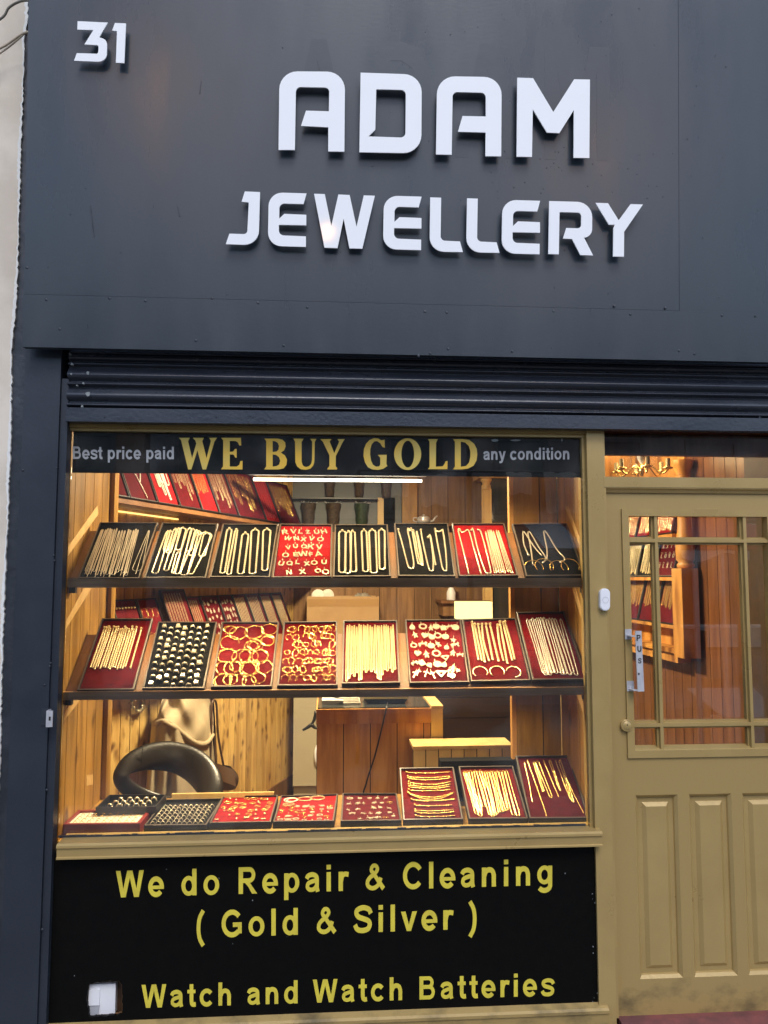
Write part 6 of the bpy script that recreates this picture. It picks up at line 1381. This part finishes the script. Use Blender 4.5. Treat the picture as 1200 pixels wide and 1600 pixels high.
lo = bpy.data.objects.new('lobby_fill_light', l); C.objects.link(lo); lo.parent = cd; lo.location = (.0,.0,.10)
# ================================================================== the street in front (seen only as reflections)
pv = MB(); pv.box(-14, 14, -3.4, -.004, -.20, -.002); tag(pv.build('pavement', mat('paving_slabs', (.22,.21,.20), .8, 0, (.17,.165,.16), 5, bump=.2, bscale=20)), kind='structure')
gd = MB(); gd.box(-60, 60, -60, 30, -.5, -.205); tag(gd.build('ground', mat('asphalt', (.05,.05,.052), .9, bump=.3, bscale=60)), kind='structure')
rd = MB(); rd.box(-40, 40, -7.9, -3.41, -.2049, -.10); tag(rd.build('road', mat('road_asphalt', (.055,.055,.056), .85, 0, (.045,.045,.046), 8, bump=.3, bscale=80)), kind='structure')
pv2 = MB(); pv2.box(-14, 14, -10.4, -7.91, -.20, -.002); tag(pv2.build('pavement', bpy.data.materials['paving_slabs']), kind='structure')
def opposite(x0, x1, h, wallm, label, awn=None, seed=0):
    o = thing('street_building', ((x0+x1)/2, -10.4, 0), label, 'building')
    y0 = -10.4
    MB().box(x0, x1, y0-6, y0, -.001, h).build('wall', wallm, o)
    MB().box(x0-.05, x1+.05, y0-.3, y0+.12, h, h+.18).build('cornice', M['greywall'], o)
    nwin = max(2, int((x1-x0)/1.6)); wd = (x1-x0)/nwin
    for k in range(nwin):
        cx_ = x0+wd*(k+.5)
        mb = MB(); frame_ring(mb, cx_-.42, cx_+.42, 2.95, 4.2, .07, y0+.001, y0+.05); mb.box(cx_-.42, cx_+.42, y0+.012, y0+.045, 3.56, 3.61); f_ = mb.build('window', M['greywall'], o)
        MB().box(cx_-.42, cx_+.42, y0+.003, y0+.010, 2.95, 4.2).build('pane', M['mirror'], f_)
    mb = MB(); frame_ring(mb, x0+.3, x1-.3, .5, 2.3, .09, y0+.001, y0+.08); sf = mb.build('shop_front', M['greywall'], o)
    MB().box(x0+.3, x1-.3, y0+.003, y0+.012, .5, 2.3).build('pane', M['mirror'], sf)
    MB().box(x0+.1, x1-.1, y0+.001, y0+.10, 2.38, 2.8).build('fascia_board', M['navy'], o)
    if awn is not None:
        mb = MB(); n = 10
        for k in range(n):
            a, b = x0+.2+(x1-x0-.4)*k/n, x0+.2+(x1-x0-.4)*(k+1)/n
            mb.quadbox([V(a,y0+.11,2.75),V(b,y0+.11,2.75),V(b,y0+1.5,2.25),V(a,y0+1.5,2.25)], V(0,0,-.01), k%2)
        mb.build('awning', [awn, M['plaster_edge']], o)
bk = mat('grey_render', (.22,.225,.24), .85, 0, (.17,.175,.19), 3, bump=.3, bscale=12)
bk2 = mat('warm_brick', (.27,.18,.13), .85, 0, (.21,.14,.10), 9, bump=.4, bscale=20)
bk3 = mat('weathered_stucco', (.26,.25,.25), .85, 0, (.2,.195,.19), 3)
rdaw = mat('red_canvas', (.42,.04,.035), .7)
opposite(-9, -3.2, 5.0, bk2, 'warm brick building across the street with a grey shopfront', None, 0)
opposite(-3.1, 2.4, 4.5, bk, 'grey rendered building across the street', None, 1)
opposite(2.5, 9.5, 4.45, bk3, 'weathered stucco building across the street with a red striped awning', rdaw, 2)
# a market stall opposite the door and pale cloths hanging opposite the window
def MP(px, py, y):                                    # place across the street that the shop glass mirrors at this pixel
    q = P(px, py, .08-y); return V(q.x, y, q.z)
ms = thing('market_stall', tuple(MP(1140,1200,-4.4)), 'market stall with a red canvas roof and pale tables across the street', 'stall')
a, b, c_ = MP(1085,858,-4.3), MP(1260,846,-4.3), MP(1090,874,-4.3)
mb = MB(); mb.quadbox([V(a.x,-4.3,a.z),V(b.x,-4.3,a.z),V(b.x,-4.3,a.z+.10),V(a.x,-4.3,a.z+.10)], V(0,-.012,0)); mb.quadbox([V(a.x,-4.314,a.z+.11),V(b.x,-4.314,a.z+.11),V(b.x,-6.0,a.z+.45),V(a.x,-6.0,a.z+.45)], V(0,0,.012)); mb.build('canopy', rdaw, ms)
mb = MB(); mb.grid(lambda u, v: V(a.x-.15+(b.x-a.x)*.6*u, -4.25-.02*math.sin(9*u), a.z-.015-.11*v*(.6+.4*math.sin(7*u))), 24, 6); mb.build('white_valance', M['paper'], ms)
for x in (a.x+.03, b.x-.03):
    for y in (-4.36, -5.9): MB().box(x-.02, x+.02, y-.02, y+.02, -.20, a.z+.1).build('pole', M['steel'], ms)
t0, t1 = MP(1105,962,-4.6), MP(1195,986,-4.6)
mb = MB(); mb.box(t0.x, t1.x+.4, -5.2, -4.6, t1.z, t1.z+.03); mb.box(t0.x, t1.x+.4, -4.62, -4.6, t1.z-.16, t1.z); mb.build('upper_table', M['paper'], ms)
t0, t1 = MP(1105,1088,-4.2), MP(1168,1126,-4.2)
mb = MB(); mb.hexa([V(t0.x,-4.6,t0.z),V(t1.x+.3,-4.6,t0.z),V(t1.x+.3,-4.6,t0.z+.02),V(t0.x,-4.6,t0.z+.02),V(t0.x+.15,-4.05,t1.z),V(t1.x+.3,-4.05,t1.z),V(t1.x+.3,-4.05,t1.z+.02),V(t0.x+.15,-4.05,t1.z+.02)]); mb.box(t0.x+.2, t1.x+.28, -4.55, -4.1, -.001, t1.z-.005); mb.build('display_board', M['paper'], ms)
for px0, px1, py0, py1, lb in ((848,903,738,800,'white shirt like cloth hanging across the street, farthest right'),(790,832,738,772,'short pale cloth hanging across the street beside a longer one'),(655,700,742,790,'pale cloth hanging across the street over the road middle'),(598,640,752,776,'small crumpled pale cloth hanging across the street')):
    a, b = MP(px0,py0,-5.0), MP(px1,py1,-5.0); mb = MB()
    mb.grid(lambda u, v: V(a.x+(b.x-a.x)*(u*(1-.12*v)+.06*v), -5.0+.03*math.sin(11*u+3*v), a.z+(b.z-a.z)*(v+.05*v*math.sin(8*u))), 18, 14); tag(mb.build('hanging_cloth', M['pad_white']), lb, 'cloth')
ca, cb_ = MP(560,738,-5.02), MP(920,735,-5.02)
rl = thing('cloth_rail', (ca.x, -5.0, -.1), 'black rail on two poles carrying the hanging cloths across the street', 'rail')
mb = MB(); mb.tube([V(ca.x,-5.03,ca.z+.02), V((ca.x+cb_.x)/2,-5.03,ca.z+.02), V(cb_.x,-5.03,ca.z+.02)], .012, 8); mb.build('bar', M['rubber'], rl)
for x in (ca.x, cb_.x): MB().box(x-.02, x+.02, -5.05, -5.01, -.2, ca.z+.02).build('pole', M['rubber'], rl)

# warm lamps strung above the street; their reflections show on the glossy fascia and letters
M['lamp_globe'] = emit('lamp_globe_glow', (1,.50,.16), 60); M['lamp_small'] = emit('small_lamp_glow', (1,.50,.16), 22)
fc = thing('festoon_cable', (0,-6.2,-.1), 'black cable strung between two poles above the street', 'cable')
for x in (-7.5, 7.5): mb = MB(); mb.lathe([(.06,0),(.05,.3),(.045,6.9)], V(x,-6.2,-.1), seg=12); mb.build('pole', M['rubber'], fc)
mb = MB(); mb.tube([V(x,-6.2,6.55+.25*(x/7.5)**2) for x in np.linspace(-7.5,7.5,31)], .01, 6); mb.build('wire', M['rubber'], fc)
for px_, py_, lb in ((270,165,'warm globe lamp hung over the street to the left of the shop number'),(511,362,'warm globe lamp hung lowest over the middle of the street'),(918,280,'warm globe lamp hung over the street towards the right')):
    p_ = PP(px_, py_, F0-NF*.034, NF); d_ = (p_-CAM).normalized(); r_ = d_-NF*(2*d_.dot(NF)); c_ = p_+r_*((-6.2-p_.y)/r_.y)
    o = thing('street_lamp', tuple(c_), lb, 'lamp', 'warm globe lamps over the street')
    R_ = .13 if py_ < 300 else .085
    mb = MB(); mb.lathe([(.002,-R_)]+[(R_*math.cos(a), R_*math.sin(a)) for a in np.linspace(-1.4,1.4,12)]+[(.002,R_)], c_, seg=18); mb.build('globe', M['lamp_globe' if R_ > .1 else 'lamp_small'], o)
    mb = MB(); mb.lathe([(.04,R_*.97),(.04,R_+.05),(.006,R_+.06),(.006, 6.55+.25*(c_.x/7.5)**2-c_.z)], c_, seg=10); mb.build('cap', M['rubber'], o)
